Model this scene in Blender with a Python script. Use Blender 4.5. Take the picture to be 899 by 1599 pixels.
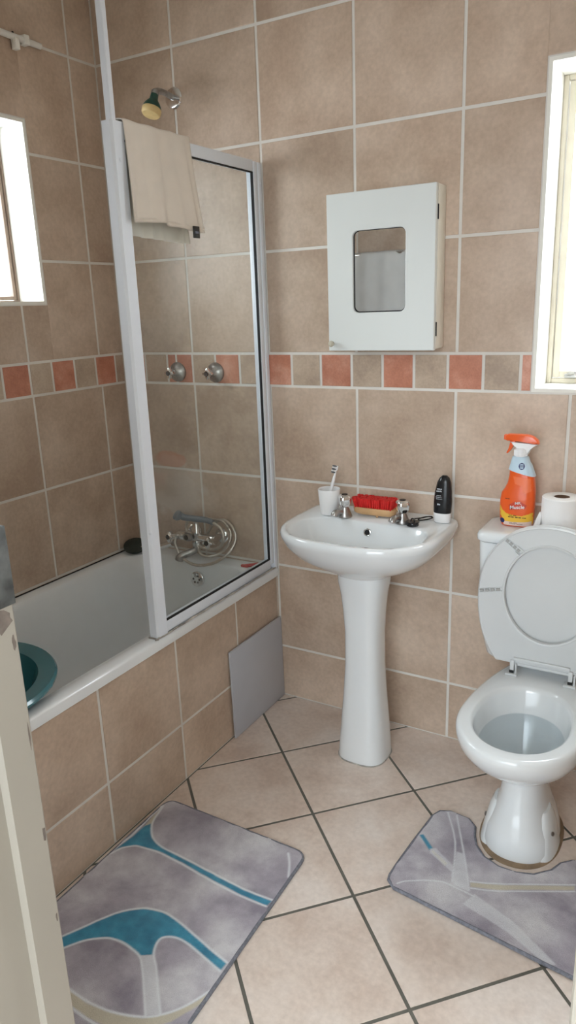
import bpy, bmesh, math, random
from mathutils import Vector, Matrix, noise
random.seed(7)
PI = math.pi
for o in list(bpy.data.objects): bpy.data.objects.remove(o)
scene = bpy.context.scene
C = scene.collection

# ---------------------------------------------------------------- camera
cam_d = bpy.data.cameras.new('camera'); cam = bpy.data.objects.new('camera', cam_d); C.objects.link(cam)
cam_d.sensor_fit = 'VERTICAL'; cam_d.sensor_height = 36.0; cam_d.lens = 36.0 * 1134.716 / 1599.0
cam_d.clip_start = 0.02
rt = Vector((0.86412893, 0.50199435, -0.03581719)); up = Vector((-0.10732697, 0.25334766, 0.96140308)); fw = Vector((-0.49169311, 0.82693206, -0.27280258))
m = Matrix((rt, up, -fw)).transposed().to_4x4(); m.translation = Vector((2.01414, -2.17466, 1.46587))
cam.matrix_world = m
scene.camera = cam

# ---------------------------------------------------------------- world, lights, exposure
W = bpy.data.worlds.new('daylight'); scene.world = W; W.use_nodes = True
bg = W.node_tree.nodes['Background']; bg.inputs[0].default_value = (0.84, 0.93, 1.0, 1); bg.inputs[1].default_value = 4.0
def area(name, loc, target, sx, sy, power, col):
    l = bpy.data.lights.new(name, 'AREA'); l.shape = 'RECTANGLE'; l.size = sx; l.size_y = sy; l.energy = power; l.color = col
    o = bpy.data.objects.new(name, l); C.objects.link(o); o.location = loc
    o.rotation_euler = (Vector(target) - Vector(loc)).to_track_quat('-Z', 'Y').to_euler(); return o
# daylight outside the two windows, and from the hallway behind the doorway
area('window_daylight_back', (1.98, 0.60, 1.90), (1.72, 0.0, 1.50), 1.0, 1.1, 48, (0.85, 0.94, 1.0))
area('window_daylight_left', (-0.60, -0.72, 1.95), (0.0, -0.68, 1.72), 0.9, 0.9, 30, (0.90, 0.96, 1.0))
area('hallway_daylight', (2.1, -3.7, 2.15), (1.45, -1.0, 0.5), 1.4, 1.2, 27, (0.88, 0.95, 1.0))
scene.view_settings.view_transform = 'Standard'; scene.view_settings.look = 'None'
scene.view_settings.gamma = 1.0; scene.view_settings.use_curve_mapping = False
scene.view_settings.exposure = 0.10
scene.cycles.max_bounces = 10; scene.cycles.transparent_max_bounces = 12
scene.cycles.use_denoising = True; scene.cycles.sample_clamp_indirect = 6.0

# ---------------------------------------------------------------- helpers
def link(o, parent=None):
    C.objects.link(o)
    if parent is not None: o.parent = parent
    return o
def obj(name, bm, mats, parent=None, smooth=True, ang=38):
    me = bpy.data.meshes.new(name)
    bmesh.ops.recalc_face_normals(bm, faces=bm.faces)
    bm.to_mesh(me); bm.free()
    for mt in (mats if isinstance(mats, (list, tuple)) else [mats]): me.materials.append(mt)
    if smooth:
        for p in me.polygons: p.use_smooth = True
        me.set_sharp_from_angle(angle=math.radians(ang))
    o = bpy.data.objects.new(name, me)
    if parent is not None: # parents sit at their base, unrotated at build time
        me.transform(Matrix.Translation(-world_loc(parent)))
    return link(o, parent)
def world_loc(o):
    v = Vector(o.location)
    while o.parent is not None: o = o.parent; v += Vector(o.location)
    return v
def tag(o, label, cat, group=None, kind=None):
    o['label'] = label; o['category'] = cat
    if group: o['group'] = group
    if kind: o['kind'] = kind
    return o
def thing(name, label, cat, loc, group=None):
    o = bpy.data.objects.new(name, None); o.empty_display_size = .05; o.location = loc; C.objects.link(o)
    return tag(o, label, cat, group)
def struct(o): o['kind'] = 'structure'; return o
def sempty(name, loc=(0, 0, 0)):
    o = bpy.data.objects.new(name, None); o.location = loc; o.empty_display_size = .05; C.objects.link(o); return struct(o)
def box(bm, x0, x1, y0, y1, z0, z1, bev=0.0, seg=2, mi=0):
    t = bmesh.new(); bmesh.ops.create_cube(t, size=1)
    for v in t.verts: v.co = Vector(((x0+x1)/2 + v.co.x*(x1-x0), (y0+y1)/2 + v.co.y*(y1-y0), (z0+z1)/2 + v.co.z*(z1-z0)))
    if bev > 0: bmesh.ops.bevel(t, geom=list(t.edges), offset=bev, segments=seg, profile=.5, affect='EDGES')
    for f in t.faces: f.material_index = mi
    merge(bm, t)
def merge(bm, t, mat=None):
    if mat is not None: bmesh.ops.transform(t, matrix=mat, verts=t.verts)
    me = bpy.data.meshes.new('tmp'); t.to_mesh(me); t.free(); bm.from_mesh(me); bpy.data.meshes.remove(me)
def loft(bm, rings, cap0=True, cap1=True, mi=0, closed=True):
    vs = [[bm.verts.new(p) for p in r] for r in rings]
    n = len(vs[0])
    for a, b in zip(vs, vs[1:]):
        for i in range(n if closed else n-1):
            j = (i+1) % n
            f = bm.faces.new((a[i], a[j], b[j], b[i])); f.material_index = mi
    if cap0: bm.faces.new(list(reversed(vs[0]))).material_index = mi
    if cap1: bm.faces.new(vs[-1]).material_index = mi
    return vs
def frame_of(d):
    d = Vector(d).normalized(); a = Vector((0, 0, 1)) if abs(d.z) < .9 else Vector((1, 0, 0))
    u = d.cross(a).normalized(); return u, u.cross(d).normalized()
def lathe(bm, prof, base, axis=(0, 0, 1), n=28, mi=0, caps=True):   # prof: (radius, height along axis)
    ax = Vector(axis).normalized(); u, v = frame_of(ax); base = Vector(base)
    rings = [[base + ax*h + (u*math.cos(2*PI*i/n) + v*math.sin(2*PI*i/n))*max(r, 1e-4) for i in range(n)] for r, h in prof]
    if not caps: rings.append([Vector(v) for v in rings[0]])
    loft(bm, rings, mi=mi, cap0=caps, cap1=caps)
def smooth_path(pts, k=6):
    P = [Vector(p) for p in pts]; out = []
    for i in range(len(P)-1):
        a = P[max(i-1, 0)]; b = P[i]; c = P[i+1]; d = P[min(i+2, len(P)-1)]
        for j in range(k):
            t = j/k
            out.append(.5*((2*b) + (c-a)*t + (2*a-5*b+4*c-d)*t*t + (3*b-3*c+d-a)*t**3))
    out.append(P[-1]); return out
def tube(bm, pts, r, n=10, k=6, mi=0, closed=False):
    P = smooth_path(pts, k) if k > 1 else [Vector(p) for p in pts]
    rings = []; u = None
    for i, p in enumerate(P):
        d = (P[min(i+1, len(P)-1)] - P[max(i-1, 0)]).normalized()
        if u is None: u, _ = frame_of(d)
        u = (u - d*u.dot(d)).normalized(); w = d.cross(u)
        rr = r(i/(len(P)-1)) if callable(r) else r
        rings.append([p + (u*math.cos(2*PI*j/n) + w*math.sin(2*PI*j/n))*rr for j in range(n)])
    loft(bm, rings, mi=mi)
def sup(cx, cy, hx, hyf, hyb, z, e=2.0, n=64, eb=None):     # superellipse ring; front is -y
    R = []
    for i in range(n):
        t = 2*PI*i/n; c, s = math.cos(t), math.sin(t); ex = e if s < 0 else (eb or e)
        x = abs(c)**(2/ex)*(1 if c >= 0 else -1); y = abs(s)**(2/ex)*(1 if s >= 0 else -1)
        R.append(Vector((cx + hx*x, cy + (hyf if y < 0 else hyb)*y, z)))
    return R
def rrect(x0, x1, y0, y1, r, z, n=8):
    R = []
    for cx, cy, a in ((x1-r, y1-r, 0), (x0+r, y1-r, 90), (x0+r, y0+r, 180), (x1-r, y0+r, 270)):
        for i in range(n+1):
            t = math.radians(a + 90*i/n); R.append(Vector((cx + r*math.cos(t), cy + r*math.sin(t), z)))
    return R
def clip_poly(P, rect):
    x0, x1, y0, y1 = rect
    def cut(P, f, it):
        out = []
        for i in range(len(P)):
            a, b = P[i-1], P[i]; fa, fb = f(a), f(b)
            if (fa >= 0) != (fb >= 0):
                t = fa/(fa-fb); out.append((a[0]+(b[0]-a[0])*t, a[1]+(b[1]-a[1])*t))
            if fb >= 0: out.append(b)
        return out
    for f in (lambda p: p[0]-x0, lambda p: x1-p[0], lambda p: p[1]-y0, lambda p: y1-p[1]):
        P = cut(P, f, None)
        if len(P) < 3: return []
    return P
def area2(P): return abs(sum(P[i-1][0]*P[i][1]-P[i][0]*P[i-1][1] for i in range(len(P))))/2
def tile_faces(bm, P, to3, nrm, h=.0018, ch=.0012, mi=0):
    if len(P) < 3 or area2(P) < 2e-5: return
    cx = sum(p[0] for p in P)/len(P); cy = sum(p[1] for p in P)/len(P)
    s = 1 - ch/max(.02, min(max(abs(p[0]-cx) for p in P), max(abs(p[1]-cy) for p in P)))
    N = Vector(nrm)
    a = [to3(*p) for p in P]; b = [v + N*h*.6 for v in a]; c = [to3(cx+(p[0]-cx)*s, cy+(p[1]-cy)*s) + N*h for p in P]
    va, vb, vc = ([bm.verts.new(v) for v in q] for q in (a, b, c))
    n = len(P)
    for i in range(n):
        j = (i+1) % n
        bm.faces.new((va[i], va[j], vb[j], vb[i])).material_index = mi
        bm.faces.new((vb[i], vb[j], vc[j], vc[i])).material_index = mi
    bm.faces.new(vc).material_index = mi
def sub_rect(r, h):   # rectangle minus hole -> rectangles
    if h is None: return [r]
    x0, x1, y0, y1 = r; a0, a1, b0, b1 = h
    if a0 >= x1 or a1 <= x0 or b0 >= y1 or b1 <= y0: return [r]
    out = []
    if x0 < a0: out.append((x0, a0, y0, y1))
    if x1 > a1: out.append((a1, x1, y0, y1))
    m0, m1 = max(x0, a0), min(x1, a1)
    if y0 < b0: out.append((m0, m1, y0, b0))
    if y1 > b1: out.append((m0, m1, b1, y1))
    return out
def text_mesh(name, s, size, mat, parent, M, shear=0.0, ext=.0003, width=1.0, align='CENTER'):
    cu = bpy.data.curves.new('txt', 'FONT'); cu.body = s; cu.size = size; cu.shear = shear; cu.extrude = ext
    cu.align_x = align; cu.align_y = 'CENTER'; cu.offset = size*.012
    t = bpy.data.objects.new('txt', cu); C.objects.link(t)
    dg = bpy.context.evaluated_depsgraph_get(); me = bpy.data.meshes.new_from_object(t.evaluated_get(dg))
    bpy.data.objects.remove(t)
    me.transform(Matrix.Diagonal((width, 1, 1, 1))); me.transform(M)
    if parent is not None: me.transform(Matrix.Translation(-world_loc(parent)))
    me.materials.clear(); me.materials.append(mat)
    o = bpy.data.objects.new(name, me); return link(o, parent)

# ---------------------------------------------------------------- materials
def nodes(name):
    mt = bpy.data.materials.new(name); mt.use_nodes = True; nt = mt.node_tree
    return mt, nt, nt.nodes, nt.links, nt.nodes['Principled BSDF']
def M(name, col, rough=.5, metal=0.0, var=.06, scale=14, bump=0.0, bscale=200, coat=0.0, spec=.5, sheen=0.0, trans=0.0, sss=0):
    mt, nt, N, L, b = nodes(name)
    tc = N.new('ShaderNodeTexCoord'); nz = N.new('ShaderNodeTexNoise'); nz.inputs['Scale'].default_value = scale; nz.inputs['Detail'].default_value = 4
    L.new(tc.outputs['Object'], nz.inputs['Vector'])
    mr = N.new('ShaderNodeMapRange'); mr.inputs[1].default_value = .25; mr.inputs[2].default_value = .75
    mr.inputs[3].default_value = 1-var; mr.inputs[4].default_value = 1+var*.5; L.new(nz.outputs[0], mr.inputs[0])
    hs = N.new('ShaderNodeHueSaturation'); hs.inputs['Color'].default_value = (*col, 1); L.new(mr.outputs[0], hs.inputs['Value'])
    L.new(hs.outputs[0], b.inputs['Base Color'])
    b.inputs['Roughness'].default_value = rough; b.inputs['Metallic'].default_value = metal
    b.inputs['Coat Weight'].default_value = coat; b.inputs['Specular IOR Level'].default_value = spec
    b.inputs['Sheen Weight'].default_value = sheen; b.inputs['Transmission Weight'].default_value = trans
    if bump > 0:
        n2 = N.new('ShaderNodeTexNoise'); n2.inputs['Scale'].default_value = bscale; n2.inputs['Detail'].default_value = 3
        L.new(tc.outputs['Object'], n2.inputs['Vector']); bp = N.new('ShaderNodeBump'); bp.inputs['Strength'].default_value = bump; bp.inputs['Distance'].default_value = .002
        L.new(n2.outputs[0], bp.inputs['Height']); L.new(bp.outputs[0], b.inputs['Normal'])
    return mt
def tile_mat(name, c1, c2, c3, rough=.35, scale=5.0, isl=.10, stain=None, bump=.12):
    mt, nt, N, L, b = nodes(name)
    tc = N.new('ShaderNodeTexCoord'); ge = N.new('ShaderNodeNewGeometry')
    off = N.new('ShaderNodeVectorMath'); off.operation = 'ADD'
    mul = N.new('ShaderNodeMath'); mul.operation = 'MULTIPLY'; mul.inputs[1].default_value = 37.0; L.new(ge.outputs['Random Per Island'], mul.inputs[0])
    L.new(tc.outputs['Object'], off.inputs[0]); L.new(mul.outputs[0], off.inputs[1])
    n1 = N.new('ShaderNodeTexNoise'); n1.inputs['Scale'].default_value = scale; n1.inputs['Detail'].default_value = 7; n1.inputs['Roughness'].default_value = .62; L.new(off.outputs[0], n1.inputs['Vector'])
    cr = N.new('ShaderNodeValToRGB'); L.new(n1.outputs[0], cr.inputs[0])
    e = cr.color_ramp.elements; e[0].position = .34; e[0].color = (*c1, 1); e[1].position = .66; e[1].color = (*c3, 1)
    x = cr.color_ramp.elements.new(.5); x.color = (*c2, 1)
    n2 = N.new('ShaderNodeTexNoise'); n2.inputs['Scale'].default_value = scale*16; n2.inputs['Detail'].default_value = 4; L.new(off.outputs[0], n2.inputs['Vector'])
    v = N.new('ShaderNodeMapRange'); v.inputs[3].default_value = 1-isl; v.inputs[4].default_value = 1+isl*.4; L.new(ge.outputs['Random Per Island'], v.inputs[0])
    v2 = N.new('ShaderNodeMapRange'); v2.inputs[1].default_value = .3; v2.inputs[2].default_value = .7; v2.inputs[3].default_value = .94; v2.inputs[4].default_value = 1.04; L.new(n2.outputs[0], v2.inputs[0])
    mm = N.new('ShaderNodeMath'); mm.operation = 'MULTIPLY'; L.new(v.outputs[0], mm.inputs[0]); L.new(v2.outputs[0], mm.inputs[1])
    hs = N.new('ShaderNodeHueSaturation'); L.new(cr.outputs[0], hs.inputs['Color']); L.new(mm.outputs[0], hs.inputs['Value'])
    out = hs.outputs[0]
    if stain:
        for (cx, cz, rx, rz, col, amt) in stain:
            sp = N.new('ShaderNodeSeparateXYZ'); L.new(tc.outputs['Object'], sp.inputs[0])
            def term(o, c, r):
                a = N.new('ShaderNodeMath'); a.operation = 'SUBTRACT'; L.new(o, a.inputs[0]); a.inputs[1].default_value = c
                d = N.new('ShaderNodeMath'); d.operation = 'DIVIDE'; L.new(a.outputs[0], d.inputs[0]); d.inputs[1].default_value = r
                p = N.new('ShaderNodeMath'); p.operation = 'POWER'; L.new(d.outputs[0], p.inputs[0]); p.inputs[1].default_value = 2; return p.outputs[0]
            s = N.new('ShaderNodeMath'); s.operation = 'ADD'; L.new(term(sp.outputs[0], cx, rx), s.inputs[0]); L.new(term(sp.outputs[2], cz, rz), s.inputs[1])
            nn = N.new('ShaderNodeTexNoise'); nn.inputs['Scale'].default_value = 16; nn.inputs['Detail'].default_value = 5; L.new(tc.outputs['Object'], nn.inputs['Vector'])
            s2 = N.new('ShaderNodeMath'); s2.operation = 'MULTIPLY_ADD'; L.new(nn.outputs[0], s2.inputs[0]); s2.inputs[1].default_value = 2.2; L.new(s.outputs[0], s2.inputs[2])
            r = N.new('ShaderNodeMapRange'); r.inputs[1].default_value = 1.75; r.inputs[2].default_value = 2.15; r.inputs[3].default_value = amt; r.inputs[4].default_value = 0; L.new(s2.outputs[0], r.inputs[0])
            mx = N.new('ShaderNodeMixRGB'); L.new(r.outputs[0], mx.inputs[0]); L.new(out, mx.inputs[1]); mx.inputs[2].default_value = (*col, 1); out = mx.outputs[0]
    L.new(out, b.inputs['Base Color']); b.inputs['Roughness'].default_value = rough
    bp = N.new('ShaderNodeBump'); bp.inputs['Strength'].default_value = bump; bp.inputs['Distance'].default_value = .002; L.new(n2.outputs[0], bp.inputs['Height']); L.new(bp.outputs[0], b.inputs['Normal'])
    return mt
def glass_mat(name, tint=(.97, .985, .98), refl=.09, milky=0.0):
    mt = bpy.data.materials.new(name); mt.use_nodes = True; nt = mt.node_tree; N = nt.nodes; L = nt.links; N.clear()
    o = N.new('ShaderNodeOutputMaterial'); tr = N.new('ShaderNodeBsdfTransparent'); tr.inputs[0].default_value = (*tint, 1)
    gl = N.new('ShaderNodeBsdfGlossy'); gl.inputs['Roughness'].default_value = .03; mx = N.new('ShaderNodeMixShader')
    fr = N.new('ShaderNodeLayerWeight'); fr.inputs[0].default_value = .5
    pw = N.new('ShaderNodeMath'); pw.operation = 'POWER'; pw.inputs[1].default_value = 5; L.new(fr.outputs['Facing'], pw.inputs[0])
    mr = N.new('ShaderNodeMath'); mr.operation = 'MULTIPLY_ADD'; mr.inputs[1].default_value = .9; mr.inputs[2].default_value = refl; L.new(pw.outputs[0], mr.inputs[0]); L.new(mr.outputs[0], mx.inputs[0])
    if milky:
        df = N.new('ShaderNodeBsdfDiffuse'); df.inputs[0].default_value = (.75, .77, .77, 1); m2 = N.new('ShaderNodeMixShader')
        tc = N.new('ShaderNodeTexCoord'); nz = N.new('ShaderNodeTexNoise'); nz.inputs['Scale'].default_value = 6; nz.inputs['Detail'].default_value = 6; L.new(tc.outputs['Object'], nz.inputs['Vector'])
        m3 = N.new('ShaderNodeMapRange'); m3.inputs[1].default_value = .3; m3.inputs[2].default_value = .75; m3.inputs[3].default_value = milky*.4; m3.inputs[4].default_value = milky*1.5; L.new(nz.outputs[0], m3.inputs[0])
        L.new(m3.outputs[0], m2.inputs[0]); L.new(tr.outputs[0], m2.inputs[1]); L.new(df.outputs[0], m2.inputs[2]); L.new(m2.outputs[0], mx.inputs[1])
    else: L.new(tr.outputs[0], mx.inputs[1])
    L.new(gl.outputs[0], mx.inputs[2]); L.new(mx.outputs[0], o.inputs[0]); return mt
def S(r, g, b):   # sRGB 0-255 -> linear
    f = lambda c: (c/255/12.92) if c/255 <= .04045 else ((c/255+.055)/1.055)**2.4
    return (f(r), f(g), f(b))
m_tile = tile_mat('beige_wall_tile', S(183, 159, 139), S(198, 176, 156), S(212, 191, 172), stain=None)
m_tile_back = tile_mat('beige_wall_tile_stained', S(183, 159, 139), S(198, 176, 156), S(212, 191, 172), stain=[(.19, .80, .17, .13, S(214, 205, 196), .55), (.19, .905, .09, .035, S(205, 140, 110), .55)])
m_small = tile_mat('beige_border_tile', S(176, 156, 138), S(194, 174, 154), S(205, 188, 168), scale=9)
m_accent = tile_mat('terracotta_border_tile', S(184, 120, 96), S(200, 136, 112), S(214, 160, 138), scale=11)
m_floor = tile_mat('beige_floor_tile', S(214, 194, 180), S(229, 213, 201), S(238, 226, 217), rough=.28, scale=4.5, isl=.05)
m_grout = M('pale_grout', S(228, 224, 217), .9, var=.12, scale=9, bump=.2)
m_grout_d = M('dark_grout', S(108, 106, 98), .92, var=.25, scale=8, bump=.2)
m_plaster = M('white_plaster', S(242, 240, 232), .7, var=.04, bump=.08, bscale=60)
m_ceiling = M('ceiling_paint', S(235, 235, 230), .8, var=.03)
m_cream_shaded = M('shaded_cream_frame_paint', S(166, 158, 147), .5, var=.05, scale=5, bump=.06, bscale=90)  # cream paint, darkened so the colour carries the shade on the door frame
m_winframe2 = M('brown_frame_silhouetted', S(150, 130, 114), .5, var=.1)  # brown frame, its colour darkened as a silhouette against the bright pane
m_winframe = M('window_frame_paint', S(216, 208, 190), .45, var=.08)
m_chip = M('chipped_primer', S(120, 108, 100), .8, var=.4, scale=60)
m_steel_old = M('scuffed_steel', S(112, 114, 114), .5, metal=.3, var=.8, scale=28, bump=.25, bscale=90)
m_hose = M('worn_steel_hose', (.66, .62, .56), .32, metal=1, var=.2, scale=50)
m_enamel = M('white_enamel', S(236, 239, 241), .16, var=.02, coat=.4)
m_ceramic = M('white_ceramic', S(232, 236, 238), .12, var=.015, coat=.6)
m_seat = M('white_plastic_seat', S(214, 217, 218), .32, var=.02)
m_pvc = M('white_powder_coat', S(232, 238, 247), .35, var=.03, scale=6)
m_chrome = M('chrome', (.78, .78, .78), .12, metal=1, var=.12, scale=30)
m_chrome_d = M('dull_chrome', (.42, .41, .40), .34, metal=1, var=.35, scale=60)
m_greyplastic = M('blue_grey_plastic', S(120, 128, 136), .4, var=.12)
m_dark = M('dark_gap', S(30, 30, 32), .8)
m_black = M('black_plastic', S(24, 25, 28), .25, var=.05)
m_green = M('bottle_green_plastic', S(34, 78, 66), .35, var=.12)
m_oldcream = M('aged_cream_plastic', S(222, 196, 140), .5, var=.15, scale=40)
m_towel = M('cream_towel', S(236, 225, 212), .95, var=.05, scale=20, bump=.6, bscale=900, sheen=.3)
m_bluewhite = M('pale_grey_cabinet_paint', S(226, 230, 228), .38, var=.02, scale=4)
m_cabside = M('cream_white_cabinet_paint', S(236, 232, 220), .45, var=.03, scale=4)
m_cardboard = M('brown_cardboard', S(120, 92, 74), .9, var=.15)
m_paper = M('white_tissue', S(244, 243, 242), .9, var=.02, bump=.35, bscale=350)
m_wood = M('pale_wood', S(214, 172, 124), .5, var=.15, scale=25)
m_red = M('red_bristle', S(214, 34, 30), .6, var=.2, scale=120)
m_orange = M('orange_plastic', S(238, 96, 34), .28, var=.05, scale=12, coat=.3)
m_labelorange = M('orange_label', S(244, 150, 60), .35, var=.12)
m_yellow = M('yellow_label', S(238, 190, 60), .35, var=.06)
m_labelblue = M('pale_blue_label', S(196, 218, 232), .35, var=.08)
m_navy = M('navy_print', S(24, 40, 96), .4)
m_white = M('white_plastic', S(240, 240, 240), .35, var=.02)
m_ink = M('dark_print', S(70, 36, 24), .5)
m_teal = M('teal_plastic', S(52, 112, 122), .22, var=.08, coat=.3)
m_board = M('grey_panel', S(190, 192, 200), .3, var=.05, scale=7)
m_binding = M('grey_mat_binding', S(128, 130, 140), .95, var=.35, scale=160, bump=.5, bscale=500)
m_mirror = M('mirror_silver', (.86, .88, .88), .02, metal=1, var=.01)
m_glass = glass_mat('shower_glass', refl=.02, milky=.03)
m_wglass = glass_mat('window_glass', tint=(1, 1, 1), refl=.04)
m_water = glass_mat('toilet_water', tint=(.93, .95, .96), refl=.03)
m_silicone = M('grubby_silicone', S(196, 190, 182), .6, var=.75, scale=22)
m_redtag = M('red_plastic', S(190, 40, 36), .4)
def mat_mat():
    mt, nt, N, L, b = nodes('printed_bath_mat')
    tc = N.new('ShaderNodeTexCoord'); n1 = N.new('ShaderNodeTexNoise'); n1.inputs['Scale'].default_value = 5.5; n1.inputs['Detail'].default_value = 8; n1.inputs['Roughness'].default_value = .6; n1.inputs['Distortion'].default_value = .15
    L.new(tc.outputs['Object'], n1.inputs['Vector'])
    cr = N.new('ShaderNodeValToRGB'); L.new(n1.outputs[0], cr.inputs[0]); e = cr.color_ramp.elements
    e[0].position = .34; e[0].color = (*S(150, 143, 156), 1); e[1].position = .66; e[1].color = (*S(222, 220, 224), 1)
    x = cr.color_ramp.elements.new(.48); x.color = (*S(182, 176, 187), 1)
    at = N.new('ShaderNodeVertexColor'); at.layer_name = 'pattern'; sp = N.new('ShaderNodeSeparateColor'); L.new(at.outputs[0], sp.inputs[0])
    n3 = N.new('ShaderNodeTexNoise'); n3.inputs['Scale'].default_value = 30; L.new(tc.outputs['Object'], n3.inputs['Vector'])
    tr = N.new('ShaderNodeValToRGB'); L.new(n3.outputs[0], tr.inputs[0]); tr.color_ramp.elements[0].color = (*S(16, 122, 158), 1); tr.color_ramp.elements[1].color = (*S(50, 156, 190), 1); tr.color_ramp.elements[0].position = .3; tr.color_ramp.elements[1].position = .7
    out = cr.outputs[0]
    for ch, col in ((2, S(214, 206, 178)), (0, None), (1, S(240, 243, 246))):
        mx = N.new('ShaderNodeMixRGB'); L.new(sp.outputs[ch], mx.inputs[0]); L.new(out, mx.inputs[1])
        if col: mx.inputs[2].default_value = (*col, 1)
        else: L.new(tr.outputs[0], mx.inputs[2])
        out = mx.outputs[0]
    n2 = N.new('ShaderNodeTexNoise'); n2.inputs['Scale'].default_value = 600; n2.inputs['Detail'].default_value = 2; L.new(tc.outputs['Object'], n2.inputs['Vector'])
    hs = N.new('ShaderNodeHueSaturation'); L.new(out, hs.inputs['Color']); v = N.new('ShaderNodeMapRange'); v.inputs[1].default_value = .3; v.inputs[2].default_value = .7; v.inputs[3].default_value = .9; v.inputs[4].default_value = 1.05; L.new(n2.outputs[0], v.inputs[0]); L.new(v.outputs[0], hs.inputs['Value'])
    L.new(hs.outputs[0], b.inputs['Base Color']); b.inputs['Roughness'].default_value = .95; b.inputs['Sheen Weight'].default_value = .3
    bp = N.new('ShaderNodeBump'); bp.inputs['Strength'].default_value = .7; bp.inputs['Distance'].default_value = .003; L.new(n2.outputs[0], bp.inputs['Height']); L.new(bp.outputs[0], b.inputs['Normal'])
    return mt
m_mat = mat_mat()

# ---------------------------------------------------------------- room shell
T = .33; ZB = 1.2005; BH = .110
ROWS = [0] + [ZB - k*T for k in (3, 2, 1)] + [ZB]
UPROWS = [ZB+BH] + [ZB+BH+k*T for k in (1, 2, 3, 4)]
HC = 2.52; X1 = 2.16; YF = -1.62; WT = .22
G = .0092
def tiled_wall(name, rect, xs, band, hole, to3, nrm, slab, mats, rows=None, g=G):
    # slab: list of boxes; mats: [grout, tile, small, accent, plaster]
    bm = bmesh.new()
    for b in slab: box(bm, *b, mi=0)
    lo, hi, z0, z1 = rect
    rects = []
    R = rows or ROWS
    for a, b in zip(R, R[1:]): rects += [(p, q, a, b, 1) for p, q in zip(xs, xs[1:])]
    if band:
        U = [r for r in UPROWS]
        for a, b in zip(U, U[1:]): rects += [(p, q, a, min(b, z1), 1) for p, q in zip(xs, xs[1:]) if a < z1]
        for p, q, acc in band: rects.append((p, q, ZB, ZB+BH, 3 if acc else 2))
    for (a, b, c, d, mi) in rects:
        P = (max(a, lo), min(b, hi), max(c, z0), min(d, z1))
        if P[1]-P[0] < .004 or P[3]-P[2] < .004: continue
        e = lambda v, lim: v if abs(v-lim) < 1e-5 else None
        Q = (P[0]+g/2, P[1]-g/2, P[2]+g/2, P[3]-g/2)
        for s in sub_rect(Q, hole):
            if s[1]-s[0] < .005 or s[3]-s[2] < .005: continue
            tile_faces(bm, [(s[0], s[2]), (s[1], s[2]), (s[1], s[3]), (s[0], s[3])], to3, nrm, mi=mi)
    return struct(obj(name, bm, mats, smooth=False))
# back wall
bx = [0, .340, .670, 1.000, 1.330, 1.660, 1.990, 2.32]
bband = [(0, .112, 1), (.112, .219, 0), (.219, .262, 1), (.262, .337, 1), (.337, .440, 0), (.440, .545, 1), (.545, .652, 0), (.652, .758, 1), (.758, .869, 0), (.869, .982, 1), (.982, 1.09, 0), (1.09, 1.195, 1), (1.195, 1.303, 0), (1.303, 1.411, 1), (1.411, 1.519, 0), (1.519, 1.625, 1), (2.05, 2.16, 0)]
WB = (1.552, 2.10, 1.202, 2.055)
slab = [(-WT, WB[0], 0, WT, 0, HC), (WB[1], X1+WT, 0, WT, 0, HC), (WB[0], WB[1], 0, WT, 0, WB[2]), (WB[0], WB[1], 0, WT, WB[3], HC)]
tiled_wall('wall_back', (0, X1, 0, HC), bx, bband, (WB[0]-.004, WB[1]+.004, WB[2]-.004, WB[3]+.004), lambda u, v: Vector((u, 0, v)), (0, -1, 0), slab, [m_grout, m_tile_back, m_small, m_accent])
# left wall
ly = [-1.779, -1.449, -1.119, -.789, -.459, -.129, 0]
lb = [0, -.048, -.152, -.258, -.363, -.462, -.574, -.68, -.786, -.892, -.998, -1.104, -1.21, -1.316, -1.422, -1.528, -1.634]
lband = [(lb[i+1], lb[i], i % 2) for i in range(len(lb)-1)]
WL = (-1.00, -.352, 1.501, 2.071)
slab = [(-WT, 0, WL[1], 0, 0, HC), (-WT, 0, YF-.14, WL[0], 0, HC), (-WT, 0, WL[0], WL[1], 0, WL[2]), (-WT, 0, WL[0], WL[1], WL[3], HC)]
tiled_wall('wall_left', (YF, 0, 0, HC), ly, lband, (WL[0]-.004, WL[1]+.004, WL[2]-.004, WL[3]+.004), lambda u, v: Vector((0, u, v)), (1, 0, 0), slab, [m_grout, m_tile, m_small, m_accent])
# right wall
ry = [-1.66, -1.33, -1.0, -.67, -.34, 0]
rband = [(-i*.106-.106, -i*.106, i % 2) for i in range(16)]
tiled_wall('wall_right', (YF, 0, 0, HC), ry, rband, None, lambda u, v: Vector((X1, u, v)), (-1, 0, 0), [(X1, X1+WT, YF-.14, 0, 0, HC)], [m_grout, m_tile, m_small, m_accent])
# front wall with the doorway the photograph is taken through
DX0, DX1, DH = 1.249, 1.98, 2.05
slab = [(0, DX0, YF-.14, YF, 0, HC), (DX1, X1, YF-.14, YF, 0, HC), (DX0, DX1, YF-.14, YF, DH, HC)]
fx = [0, .33, .66, .99, 1.32, 1.65, 1.98, 2.31]
fband = [(i*.107, i*.107+.107, i % 2) for i in range(21)]
tiled_wall('wall_front', (0, X1, 0, HC), fx, fband, (DX0-.01, DX1+.01, -1, DH+.01), lambda u, v: Vector((u, YF, v)), (0, 1, 0), slab, [m_grout, m_tile, m_small, m_accent])
# bath apron, tiled
py = [-1.598, -1.268, -.938, -.608, -.278, -.0001]
tiled_wall('wall_bath', (YF+.004, -.003, 0, .497), py, None, None, lambda u, v: Vector((.662, u, v)), (1, 0, 0), [(.632, .662, YF+.004, -.003, 0, .497)], [m_grout, m_tile], rows=[0, .2, .53])
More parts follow.
